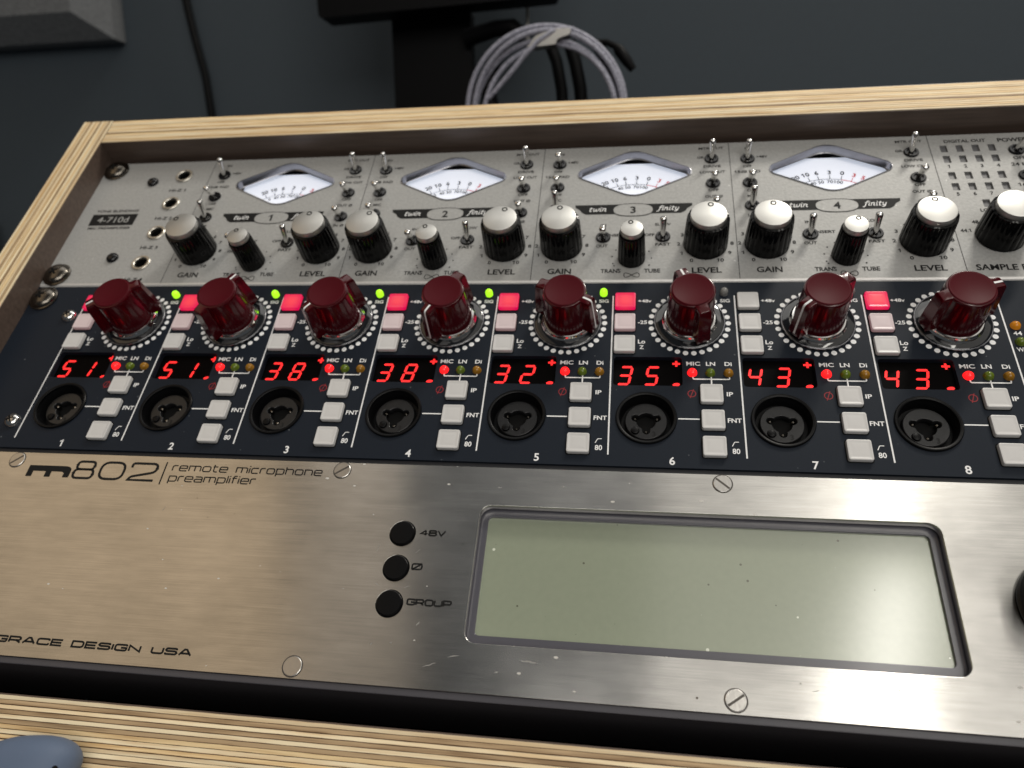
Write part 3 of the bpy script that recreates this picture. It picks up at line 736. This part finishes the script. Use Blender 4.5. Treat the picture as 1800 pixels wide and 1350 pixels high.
dv_me = G().ribbon([(0, 1.9), (0, 88.6)], .28, 0.07).mesh('divider_line', 'grey_ink', None)
for d in D: part('divider_line', dv_me, ua, (d, 0, 0))
mp_ = G().poly([(10.0, 41.3), (35.0, 41.3), (35.3, 49.3), (9.7, 49.3)], 0.1); mpl = part('model_plate', mp_.mesh('model_plate', 'black_ink', None), ua)
g = G(); text(g, '4-710d', 22.6, 45.3, 3.9, 17.5, z=0.14, bold=0.0)
part('model_lettering', g.mesh('model_lettering', 'white_grey_ink', None) if True else None, mpl)

# ================================================================== MIDDLE UNIT: NAVY EIGHT-CHANNEL PREAMP
nv = thing('navy_preamp', 'dark blue eight channel microphone preamplifier with maroon pointer knobs in the middle of the rack', 'preamplifier')
LX = [32.44 + 49.33 * i for i in range(9)]
JC = (13.84, -67.2)
disp = [rrect(l + 1.0, l + 27.6, -52.5, -38.9, 1.3, 4)() for l in LX[:8]]
fp = part('face_panel', plate('face_panel', rrect(0.3, 482.3, -87.9, -0.15, .3, 2)(), disp + [ell((l + JC[0], JC[1]), 10.9, 40) for l in LX[:8]], 0, 2.4, 'navy'), nv)
part('lower_edge', G().box(0.3, 482.3, -89.5, -87.95, -4, -0.9, .2).mesh('lower_edge', 'navy_edge', None), nv)

# pointer knobs
def fin_outline(rc, rf, hw, z, rf2=None):
    out = []; N = 160
    for i in range(N):
        a = 2 * PI * i / N; ca, sa = math.cos(a), math.sin(a)
        q = rf if ca > 0 else (rf2 or rf)
        fr = min(q / max(1e-4, abs(ca)), hw / max(1e-4, abs(sa)))
        # soften the fillet where the fin meets the barrel
        r = max(rc, fr) if abs(rc - fr) > 1 else (max(rc, fr) + 0.15 * (1 - abs(rc - fr)))
        out.append((r * ca, r * sa, z - (0.10 * max(0.0, r - rc) * min(1, max(0, (z - 17) / 2)))))
    return out


HN = 20.5
body = G().loft([fin_outline(9.5, 13.3, 2.7, 3.0), fin_outline(9.5, 13.4, 2.7, 4.0), fin_outline(9.25, 13.0, 2.6, 9.0), fin_outline(8.9, 12.45, 2.5, 15.0), fin_outline(8.72, 12.15, 2.45, 18.8),
                 fin_outline(8.68, 12.0, 2.4, 19.5), fin_outline(8.5, 11.75, 2.2, 20.05), fin_outline(8.2, 11.4, 1.9, 20.2)])
nk_me = body.mesh('pointer_knob', 'maroon', 28)
nk_top = G().lathe([(8.0, 19.9), (8.0, 20.35), (7.8, 20.55), (7.45, 20.6), (7.2, 20.48)], 56).mesh('top_disc', 'maroon_top', 40)
nk_line = G()
pl_ = [(8.3, 20.2), (11.3, 19.95), (11.78, 19.72), (12.03, 19.2), (12.22, 18.5), (12.52, 15.0), (13.06, 9.0), (13.46, 4.0)]
a_ = nk_line.loop([(x, -.42, z + 0.03) for x, z in pl_]); b_ = nk_line.loop([(x, .42, z + 0.03) for x, z in pl_]); nk_line.bridge(a_, b_, False)
nk_line_me = nk_line.mesh('pointer_line', 'white_ink', 60)
collar_me = G().lathe([(10.9, 1.4), (10.75, 1.65), (10.35, 2.1), (10.2, 2.9), (10.0, 3.2), (9.2, 3.3)], 56, cap_top=True).mesh('metal_collar', 'chrome', 40)
skirt_me = G().lathe([(13.9, 0.25), (14.0, 0.6), (13.85, 1.0), (13.3, 1.35), (10.0, 1.55)], 64, cap_top=True, cap_bot=True).mesh('clear_skirt', 'clear', 40)
rim_me = G().tube([(13.75 * math.cos(2 * PI * i / 72), 13.75 * math.sin(2 * PI * i / 72), 1.0) for i in range(72)], .22, 8, True).mesh('skirt_rim', 'chrome_soft', 60)
PA = [-147.6, 62, -131.4, -118.6, -25.4, 111.7, -141, 17.6]

# buttons
def btn(mat):
    o = rrect(-4.2, 4.2, -4.1, 4.1, .8)
    return G().loft([[(x, y, z) for x, y in o(i)] for i, z in ((0, 0), (0, 1.45), (.1, 1.7), (.35, 1.8), (.62, 1.8), (.8, 1.7), (1.6, 1.76), (2.6, 1.8))]).mesh('push_button', mat, 40)
MAT['btn_pink'] = simple('button_with_stray_glow', (0.62, 0.58, 0.585), 0.32, emit=(1.0, 0.12, 0.2), es=0.06)  # unlit cap; red bleed from the lit neighbour put in as weak emission
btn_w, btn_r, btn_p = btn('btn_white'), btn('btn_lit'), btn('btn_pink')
well_me = G().prism(rrect(-4.6, 4.6, -4.5, 4.5, 1.0), 0.0, 0.09, 0).mesh('button_well', 'black_matte', None)
# leds
led_small = lambda m: G().lathe([(1.9, 0), (1.85, 0.3)] + dome(1.75, 2.0)[1:], 20).mesh('led', m, 60)
led_tall = lambda m: G().lathe([(1.6, 0), (1.6, 1.6)] + [(1.55 * math.cos(a), 1.6 + 1.55 * math.sin(a)) for a in [PI / 2 * k / 5 for k in range(1, 5)]] + [(0.1, 3.15)], 20).mesh('signal_led', m, 60)
LM = {m: led_small(m) for m in ('led_red', 'led_green', 'led_amber', 'led_amber_lit')}
LT = {m: led_tall(m) for m in ('led_green_lit', 'led_grey')}
# combo jack
jf = G().lathe([(11.4, 0.02), (11.4, 0.6), (11.1, 0.95), (10.5, 0.95), (10.1, 0.7), (10.0, 0.1), (10.35, -0.4), (9.9, -1.2), (9.3, -4.5), (7.9, -4.6)], 56, cap_top=False).mesh('combo_socket', 'black', 40)
tre = []
for i in range(120):
    a = 2 * PI * i / 120; r = 3.5
    for sa in (18, 162, 270):
        da = (a - math.radians(sa) + PI) % (2 * PI) - PI
        if abs(da) < PI / 2:
            # capsule slot of half width 1.35 reaching to r = 5.6
            s2 = 1.35
            t_ = s2 / max(1e-3, abs(math.sin(da))); end = 5.6 * math.cos(da) + math.sqrt(max(0, s2 * s2 - (4.25 * math.sin(da)) ** 2)) * 0 
            c0 = 4.25; disc = s2 * s2 - (c0 * math.sin(da)) ** 2
            tip = c0 * math.cos(da) + math.sqrt(disc) if disc > 0 else 0
            r = max(r, tip, min(t_, c0 * math.cos(da)) if abs(math.sin(da)) * c0 < 99 else 0)
    tre.append((r * math.cos(a), r * math.sin(a)))
MAT['insert'] = grain(simple('socket_insert', (0.014, 0.014, 0.015), 0.33, 0, 0.5), nscale=900, bump=0.1)
ins_me = plate('socket_insert', ell((0, 0), 7.9, 48), [tre, ell((-4.1, -4.3), 1.45, 16)], -2.3, 2.8, 'insert', 0.3)
floor_me = G().disc((0, 0), 8.2, -5.5, 32).mesh('socket_floor', 'black_matte', None)
tab_me = G().lathe([(1.4, -4), (1.4, -1.7), (1.2, -1.6)], 16, c=(-4.1, -4.3)).mesh('release_button', 'black', 40)
cont = G()
for sa in (18, 162, 270):
    a = math.radians(sa); cont.lathe([(.55, -5.4), (.55, -3.2), (.3, -3.0)], 10, c=(4.3 * math.cos(a), 4.3 * math.sin(a)))
cont_me = cont.mesh('contacts', 'black_chrome', 40)
g = G(); text(g, '3', 2.9, -5.6, 2.0, z=-2.26); j3 = g.mesh('socket_number', 'black_ink', None)
glint = G().ribbon([(9.9 * math.cos(t), 9.9 * math.sin(t)) for t in [math.radians(42 + 22 * i / 8) for i in range(9)]], .35, .97)

# seven segment digits, local to a digit whose lower left corner is (0,0)
def segs(ch):
    m = {'0': 'abcdef', '1': 'bc', '2': 'abged', '3': 'abgcd', '4': 'fgbc', '5': 'afgcd', '8': 'abcdefg'}[ch]
    w_, h_ = 5.2, 9.2; out = []
    H = lambda y: [(.55, y), (1.0, y + .47), (w_ - 1.0, y + .47), (w_ - .52, y), (w_ - 1.0, y - .47), (1.0, y - .47)]
    V = lambda x, y0, y1: [(x, y0 + .3), (x + .47, y0 + .74), (x + .47, y1 - .74), (x, y1 - .3), (x - .47, y1 - .74), (x - .47, y0 + .74)]
    tb = {'a': H(h_ - .5), 'g': H(h_ / 2), 'd': H(.5), 'f': V(.5, h_ / 2, h_ - .5), 'b': V(w_ - .5, h_ / 2, h_ - .5), 'e': V(.5, .5, h_ / 2), 'c': V(w_ - .5, .5, h_ / 2)}
    return [(s_, [(x + y * 0.19, y) for x, y in tb[s_]]) for s_ in m]


_seg = {}
def seg_mesh(key, pts):
    if key not in _seg: _seg[key] = G().loft([[(x, y, z) for x, y in pts] for z in (0, .12)]).mesh('segment', 'segment', None)
    return _seg[key]


plus_me = G()
plus_me.poly([(-1.5, -.42), (-.42, -.42), (-.42, -1.35), (.42, -1.35), (.42, -.42), (1.5, -.42), (1.5, .42), (.42, .42), (.42, 1.35), (-.42, 1.35), (-.42, .42), (-1.5, .42)], 0)
plus_me = plus_me.mesh('segment', 'segment', None)
dot_me = G().loft([[(1.35 * math.cos(t) + .25 * math.sin(t), .75 * math.sin(t), z) for t in [2 * PI * i / 16 for i in range(16)]] for z in (0, .1)]).mesh('segment', 'segment', None)
VAL = ['51', '51', '38', '38', '32', '35', '43', '43']
SIGL = [1, 1, 1, 1, 1, 0, 0, 0]
win_me = G().box(0, 27.4, 0, 14.4, -3.2, -2.2).mesh('display', 'window', None)
for i in range(8):
    l = LX[i]; cx, cy = l + 30.85, -21.7
    kn = part('pointer_knob', nk_me, nv, (cx, cy, 0.3), math.radians(PA[i]))
    part('top_disc', nk_top, kn); part('pointer_line', nk_line_me, kn); part('metal_collar', collar_me, kn); sk = part('clear_skirt', skirt_me, kn); part('skirt_rim', rim_me, kn)
    for bi, (bu, bv) in enumerate(((5.1, -10.9), (5.1, -22.1), (5.1, -33.3), (38.1, -56.6), (38.2, -68.0), (38.2, -79.3))):
        lit = bi == 0 and i != 6
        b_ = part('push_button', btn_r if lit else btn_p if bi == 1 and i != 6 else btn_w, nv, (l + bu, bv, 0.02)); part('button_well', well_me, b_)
        if lit: b_['label'] = 'push button lit bright pinkish red'
    for lu, m in ((31.3, 'led_red'), (38.1, 'led_green'), (44.9, 'led_amber')): part('led', LM[m], nv, (l + lu, -46.4, 0.02))
    part('signal_led', LT['led_green_lit' if SIGL[i] else 'led_grey'], nv, (l + 45.3, -6.2, 0.02))
    s_ = part('combo_socket', jf, nv, (l + JC[0], JC[1], 0.02))
    part('socket_insert', ins_me, s_); part('socket_floor', floor_me, s_); part('release_button', tab_me, s_); part('contacts', cont_me, s_); part('socket_number', j3, s_)
    dp = part('display', win_me, nv, (l + 0.6, -52.9, 0))
    for q, ch in enumerate(VAL[i]):
        for key, pts in segs(ch): part('segment', seg_mesh(key, pts), dp, ((1.55, 12.0)[q], 1.75, -2.15))
    part('segment', plus_me, dp, (24.9, 12.3, -2.1)); part('segment', dot_me, dp, (24.7, 2.35, -2.15))
    # white print
    g = G()
    g.ribbon([(l, -7.3), (l, -83.3)], .55, 0.07)
    for j in range(30):
        a = math.radians(-0.8 + 12 * j); g.disc((cx + 15.3 * math.cos(a), cy + 15.3 * math.sin(a)), 1.08, 0.07, 14)
    text(g, '+48v', l + 13.1, -10.1, 1.55, 5.4, bold=.02); text(g, '-25', l + 12.2, -21.4, 1.7, 3.7, bold=.02)
    text(g, 'Lo', l + 11.9, -31.3, 1.9, 2.9, bold=.02); text(g, 'Z', l + 11.9, -34.1, 1.7, bold=.02)
    text(g, 'SIG', l + 45.5, -10.1, 1.6, 3.9, bold=.02)
    text(g, 'MIC', l + 31.8, -42.0, 1.75, 5.3, bold=.02); text(g, 'LN', l + 38.4, -42.0, 1.75, 3.5, bold=.02); text(g, 'Di', l + 45.0, -42.0, 1.75, 2.7, bold=.02)
    g.ribbon(rounded([(l + 31.5, -47.9), (l + 31.6, -49.25, .5), (l + 45.2, -49.25, .5), (l + 45.2, -47.9)]), .5, 0.07); g.ribbon([(l + 38.4, -48.0), (l + 38.4, -51.6)], .5, 0.075)
    text(g, 'IP', l + 44.9, -56.0, 1.8, 2.3, bold=.02); text(g, 'FNT', l + 46.0, -67.6, 1.8, 5.0, bold=.02)
    text(g, '80', l + 45.8, -80.5, 2.0, 2.7, bold=.02); g.ribbon(rounded([(l + 44.5, -78.5), (l + 45.4, -76.7, .3), (l + 46.9, -76.7)]), .3, 0.07)
    text(g, str(i + 1), l + 23.1, -85.2, 3.0, bold=.02)
    g.ribbon([(l + 25.6, -67.3), (l + 33.4, -67.3)], .5, 0.07)
    part('lettering', g.mesh('lettering', 'white_ink', None), nv)
    g = G(); g.ring((l + 30.9, -56.0), 1.45, .32, 0.07, 24); g.ribbon([(l + 30.2, -58.0), (l + 31.6, -54.0)], .3, 0.075)
    part('phase_symbol', g.mesh('phase_symbol', 'red_ink', None), nv)
g = G(); l = LX[8]
g.ribbon([(l, -7.3), (l, -83.3)], .55, 0.07)
text(g, '44', l + 3.4, -26.5, 1.7, 3.0, bold=.02); text(g, 'WC', l + 3.3, -34.1, 1.8, 4.0, bold=.02)
part('lettering', g.mesh('lettering', 'white_ink', None), nv)
part('led', LM['led_amber_lit'], nv, (l + 3.4, -23.0, 0.02)); part('led', LM['led_green'], nv, (l + 3.3, -30.7, 0.02))
rack_screw(nv, 8.9, -7.6, 0.5); rack_screw(nv, 473.8, -7.6)
psc = G().lathe([(3.5, 0), (3.5, 0.3)] + dome(3.3, 2.3)[1:], 24).mesh('pan_screw', 'chrome', 50)
psx = G().box(-1.6, 1.6, -.35, .35, 1.6, 2.36).box(-.35, .35, -1.6, 1.6, 1.604, 2.364).mesh('cross_recess', 'black_matte', None)
for u, v in ((27.4, -18.2), (27.4, -75.2)):
    s_ = part('pan_screw', psc, nv, (u, v, 0.02), 0.5); part('cross_recess', psx, s_)

# ================================================================== LOWER UNIT: BRUSHED STEEL REMOTE PREAMP
gd = thing('steel_preamp', 'brushed steel remote microphone preamplifier controller with pale green display at the bottom of the rack', 'preamplifier')
cut = rrect(234.5, 388.0, -154.0, -105.3, 4.0, 6)()
part('face_panel', plate('face_panel', rrect(0.5, 482.1, -169.4, -90.0, .6, 3)(), [cut] + [ell((207.4, v), 4.75, 32) for v in (-117.6, -130.4, -142.9)], 0, 3.2, 'brushed', 0.12), gd)
part('enclosure', G().box(1.0, 481.6, -171.6, -92, -60, -3.3).mesh('enclosure', 'dark_grey', None), gd) if False else None
en = G(); en.box(1.0, 481.6, -171.7, -169.45, -60, -0.5, .3); en.box(1.0, 481.6, -169.4, -92, -60, -12.0)
part('enclosure', en.mesh('enclosure', 'dark_grey', None), gd)
# display
bz = part('display', plate('display', rrect(231, 391.5, -157.5, -101.8, 3, 4)(), [rrect(237.0, 385.3, -150.4, -108.0, 1.6, 4)()], -4.0, 1.2, 'bezel', 0.15), gd)
part('liquid_crystal', G().box(234, 388.5, -153.5, -104.8, -6.0, -5.2).mesh('liquid_crystal', 'lcd', None), bz)
# push buttons
bm_ = G().lathe([(4.4, -3.0), (4.4, 0.7), (4.15, 1.0), (3.6, 1.05)], 40).mesh('push_button', 'black', 40)
for v in (-117.6, -130.4, -142.9): part('push_button', bm_, gd, (207.4, v, 0))
# slotted flat screws
sm_ = G().lathe([(3.25, 0), (3.25, 0.22), (3.05, 0.34)], 36).mesh('slotted_screw', 'steel_screw', 30)
slot = G().box(-2.95, 2.95, -.42, .42, 0.2, 0.37).mesh('slot', 'dark_slot', None) if False else None
MAT['dark_slot'] = simple('dark_slot', (0.10, 0.09, 0.08), 0.5, 0.5)
slot = G().box(-2.95, 2.95, -.36, .36, 0.2, 0.37).mesh('slot', 'dark_slot', None)
halo = G().ring((0, 0), 3.42, .3, 0.03, 36).mesh('screw_seat', 'dark_slot', None)
for u, v, a in ((39.2, -93.6, 40), (179.1, -93.4, 35), (319.4, -93.6, -40), (459.6, -93.6, 20), (178.8, -165.5, 100), (319.6, -165.4, 35), (39.2, -165.5, 10), (459.6, -165.4, 70)):
    s_ = part('slotted_screw', sm_, gd, (u, v, 0.02), math.radians(a)); (part('slot', slot, s_) if a != 100 else None); part('screw_seat', halo, s_)
# large dial at the right
dk = G().lathe([(15.4, 0.3), (15.6, 1.5), (15.2, 3.0), (14.2, 3.4), (13.6, 4.2), (13.2, 17.0), (12.6, 18.0)], 64).mesh('data_dial', 'black', 40)
part('data_dial', dk, gd, (420.0, -131.5, 0))
# small scratches and dried smears on the steel
MAT['scratch'] = grain(simple('scratch', (0.36, 0.35, 0.33), 0.55, 0.6), nscale=2500, bump=0.6, colvar=0.3)
for u, v, a, ln_, wd in ((224.5, -161.8, 20, 4.6, .55), (232, -158.6, 12, 3.8, .5), (256.5, -158.6, -4, 5.5, .8), (218.5, -149.0, 60, 1.6, .8), (204, -156.5, 30, 1.1, .6), (210.5, -155.8, 0, .9, .6), (246.5, -162.5, 15, 1.3, .7),
                         (199.5, -123.4, 80, 3.2, .35), (214.2, -123.9, 40, 2.2, .3), (202.0, -136.6, -30, 2.6, .35), (212.4, -136.9, 25, 2.2, .3), (112, -112.2, 70, 2.4, .25), (240.6, -98.2, 5, 1.8, .6), (263.5, -97.0, -8, 1.2, .7), (343, -161, 10, 2.4, .4)):
    P = [(u + ln_ * (t - .5) * math.cos(math.radians(a)) + random.uniform(-.1, .1), v + ln_ * (t - .5) * math.sin(math.radians(a)) + random.uniform(-.12, .12)) for t in [i / 7 for i in range(8)]]
    g = G(); n_ = len(P); nx, ny = -math.sin(math.radians(a)), math.cos(math.radians(a))
    A = [(x + nx * wd * .38 * math.sin(PI * (i + .15) / (n_ - .7)) * random.uniform(.5, 1), y + ny * wd * .38 * math.sin(PI * (i + .15) / (n_ - .7)) * random.uniform(.5, 1), .03) for i, (x, y) in enumerate(P)]
    B = [(x - nx * wd * .38 * math.sin(PI * (i + .15) / (n_ - .7)) * random.uniform(.5, 1), y - ny * wd * .38 * math.sin(PI * (i + .15) / (n_ - .7)) * random.uniform(.5, 1), .03) for i, (x, y) in enumerate(P)]
    g.bridge(g.loop(A), g.loop(B), False); part('scratch', g.mesh('scratch', 'scratch', None), gd)
# lettering
g = G()
strokes(g, 'm', 46.3, 65.6, -100.7, 6.5, 1.0); 
mm = G(); mm.ribbon(rounded([(47.6, -100.7), (47.6, -97.0), (62.3, -97.0, 2.2), (64.2, -98.2, .8), (64.2, -100.7)]), 2.5, 0.085); mm.ribbon([(55.9, -100.7), (55.9, -96.5)], 2.5, 0.088)
strokes(g, '8', 66.6, 76.2, -101.2, 8.3, 1.0); strokes(g, '0', 78.0, 89.3, -101.2, 8.3, 1.0); strokes(g, '2', 91.2, 103.2, -101.2, 8.3, 1.0)
g.ribbon([(106.0, -102.2), (106.0, -92.4)], .5, 0.08)
strokes(g, 'remote', 109.0, 132.6, -96.2, 3.5, .46); strokes(g, 'microphone', 136.0, 171.4, -96.2, 3.5, .46); strokes(g, 'preamplifier', 109.0, 145.6, -100.8, 3.5, .46)
g.v = g.v; 
part('lettering', (lambda a, b: (a.add(b.v, b.f, lambda x, y, z: (x, y, z)), a)[1])(g, mm).mesh('lettering', 'black_ink', None), gd)
g = G(); strokes(g, 'GRACE', 66.8, 93.5, -165.0, 2.5, .64); strokes(g, 'DESIGN', 96.9, 123.4, -165.0, 2.5, .64); strokes(g, 'USA', 127.2, 142.3, -165.0, 2.5, .64)
part('lettering', g.mesh('lettering', 'black_ink', None), gd)
g = G(); strokes(g, '48V', 213.6, 223.2, -118.2, 2.4, .58); strokes(g, '\u00d8', 212.8, 216.8, -130.8, 2.5, .55); strokes(g, 'GROUP', 213.3, 229.0, -143.1, 2.4, .58)
part('lettering', g.mesh('lettering', 'black_ink', None), gd)

# ================================================================== THINGS ROUND THE CABINET
# slate blue moulded object at the lower left edge
bl = thing('plastic_case', 'slate blue rounded plastic object with a dark opening lying on the lower plywood edge', 'plastic object', (112, -204.5, 20))
g = G(); N = 40; loops = []
for j in range(0, 17):
    t = PI * (j / 16.0); z = -9 * math.cos(t); k = math.sin(t) ** 0.6 if 0 < j < 16 else 0.02
    loops.append([((16 * math.copysign(abs(math.cos(a)) ** .85, math.cos(a)) + 2.0) * k, (9.5 * math.copysign(abs(math.sin(a)) ** .85, math.sin(a)) + 2.5 * math.cos(a)) * k, z) for a in [2 * PI * i / N for i in range(N)]])
g.loft(loops)
part('shell', g.mesh('shell', 'slate_blue', 60), bl)
part('opening', G().lathe([(1.7, 2.0), (1.7, 5.4), (1.4, 5.9), (0.8, 6.1)], 24, c=(14.6, 0.5)).mesh('opening', 'black_matte', 40), bl)

# acoustic panel on the wall
ap = thing('acoustic_panel', 'grey fabric covered acoustic panel with slanted edges hanging on the dark wall', 'acoustic panel', (-352, 609, 268), False)
g = G(); x1, z0, x0, z1 = -4, 2, -640, 620
L = [[(x0, 0, z0), (x1, 0, z0), (x1, 0, z1), (x0, 0, z1)], [(x0, -22, z0), (x1, -22, z0), (x1, -22, z1), (x0, -22, z1)], [(x0, -52, z0 + 26), (x1 - 34, -52, z0 + 26), (x1 - 34, -52, z1 - 26), (x0, -52, z1 - 26)]]
g.loft(L)
part('padding', g.mesh('padding', 'fabric', None), ap)

# cable hanging down the wall
hc = part('hanging_cable', G().tube([(-272, 598, 420), (-264, 598, 330), (-260, 598, 300), (-254, 598, 266), (-245, 598, 224), (-241, 598, 175), (-240, 598, 60)], 4.6, 10).mesh('hanging_cable', 'monitor', 60), None)
tag(hc, 'thin black cable hanging down the dark wall between panel and monitor stand', 'cable')

# pale board at the far left
pb = part('pale_board', G().box(-700, -566, 560, 585, -120, 58, 3).mesh('pale_board', 'pale', None), None)
tag(pb, 'pale grey board edge standing against the wall at the far left', 'board')

# monitor and its stand
mo = thing('computer_monitor', 'black monitor whose lower edge shows above the cable coil', 'monitor', (92, 440, 240), False)
mo.rotation_euler = (0, math.radians(-1.6), 0)
part('screen_frame', G().loft([[(x, y, z) for x, z in rrect(-119, 118, 0, 300, 4)()] for y in (0, 4, 26, 30)]).mesh('screen_frame', 'monitor', 40), mo)
part('chin_strip', G().box(96, 121, -2, 6, 2, 8, .5).mesh('chin_strip', 'alu', None), mo)
st_ = thing('monitor_stand', 'black flat column monitor stand on the desk behind the cabinet', 'stand', (76, 495, 48), False)
part('column', G().box(-42, 42, -9, 9, 0, 200, 2).mesh('column', 'monitor', None), st_)
part('base_plate', G().box(-110, 110, -70, 70, 0.2, 8, 2).mesh('base_plate', 'monitor', None), st_)
part('arm', G().tube([(38, -14, 172), (70, -20, 178), (88, -26, 176), (100, -26, 168)], [9, 8, 9, 7], 12).mesh('arm', 'monitor', 50), st_)
part('brace', G().tube([(84, -24, 172), (72, -22, 150), (60, -20, 126), (64, -20, 100)], [6, 5, 7, 9], 12).mesh('brace', 'monitor', 50), st_)
part('rod', G().tube([(101, -10, 160), (101, -10, 215)], 1.8, 10).mesh('rod', 'alu', 50), st_)

# black cables behind the coil
bc = thing('black_cable_bundle', 'black cables hanging straight down behind the grey cable coil', 'cables', (232, 330, 48), False)
for pts, r in (([(-16, 0, 128), (-10, 0, 112), (-6, 0, 90), (-4, 0, 60), (-4, 0, 4)], 5.0), ([(0, 3, 128), (5, 3, 112), (9, 3, 92), (11, 3, 70), (12, 3, 4)], 5.5), ([(22, 6, 126), (34, 6, 108), (40, 6, 88), (42, 6, 60), (42, 6, 4)], 5.0)):
    part('cable', G().tube(pts, r, 12).mesh('cable', 'monitor', 60), bc)
part('plug', G().tube([(20, 6, 127), (30, 4, 126.5), (37, 3, 123), (40, 2.5, 120), (46, 2, 112), (52, 2, 104)], [2.6, 2.6, 2.8, 4.6, 4.5, 3.2], 12).mesh('plug', 'monitor', 60), bc)

# coil of grey braided cable
co = thing('cable_coil', 'coiled grey braided cable with a metal clip at its top behind the plywood cabinet', 'cable coil', (219, 270, 51), False)
def ring_path(cx, cz, rx, rz, dy, ph, n=64): return [(cx + rx * math.cos(2 * PI * i / n), dy + 2.5 * math.sin(2 * PI * i / n * 2 + ph), cz + rz * math.sin(2 * PI * i / n)) for i in range(n)]
for cx, cz, rx, rz, dy, ph in ((0, 62, 60, 60.5, 0, 0), (1.5, 60.5, 56.5, 57.5, -2.5, 1.2), (-1, 58.5, 54.5, 54.5, 2.0, 2.4), (3, 56.5, 50, 53, -1.0, 4.0)):
    part('strand', G().tube(ring_path(cx, cz, rx, rz, dy, ph), 1.9, 10, True).mesh('strand', 'braid', 60), co)
part('strand', G().tube([(-42, -6, 72), (-34, -7, 80), (-24, -8, 90), (-14, -8, 101), (-4, -8, 110), (6, -7, 116), (14, -5, 118.5), (22, -3, 118)], [1.4] + [1.9] * 7, 10).mesh('strand', 'braid', 60), co)
g = G().loft([[(x, y, z) for x, z in rounded([(-12, 106, 1), (9, 107.5, 1), (10, 111, 1), (20, 114, 2), (20, 118, 2), (8, 118, 3), (-6, 114, 3)], True)] for y in (-8, -6.5, 3, 4)])
part('clip', g.mesh('clip', 'alu', 40), co)
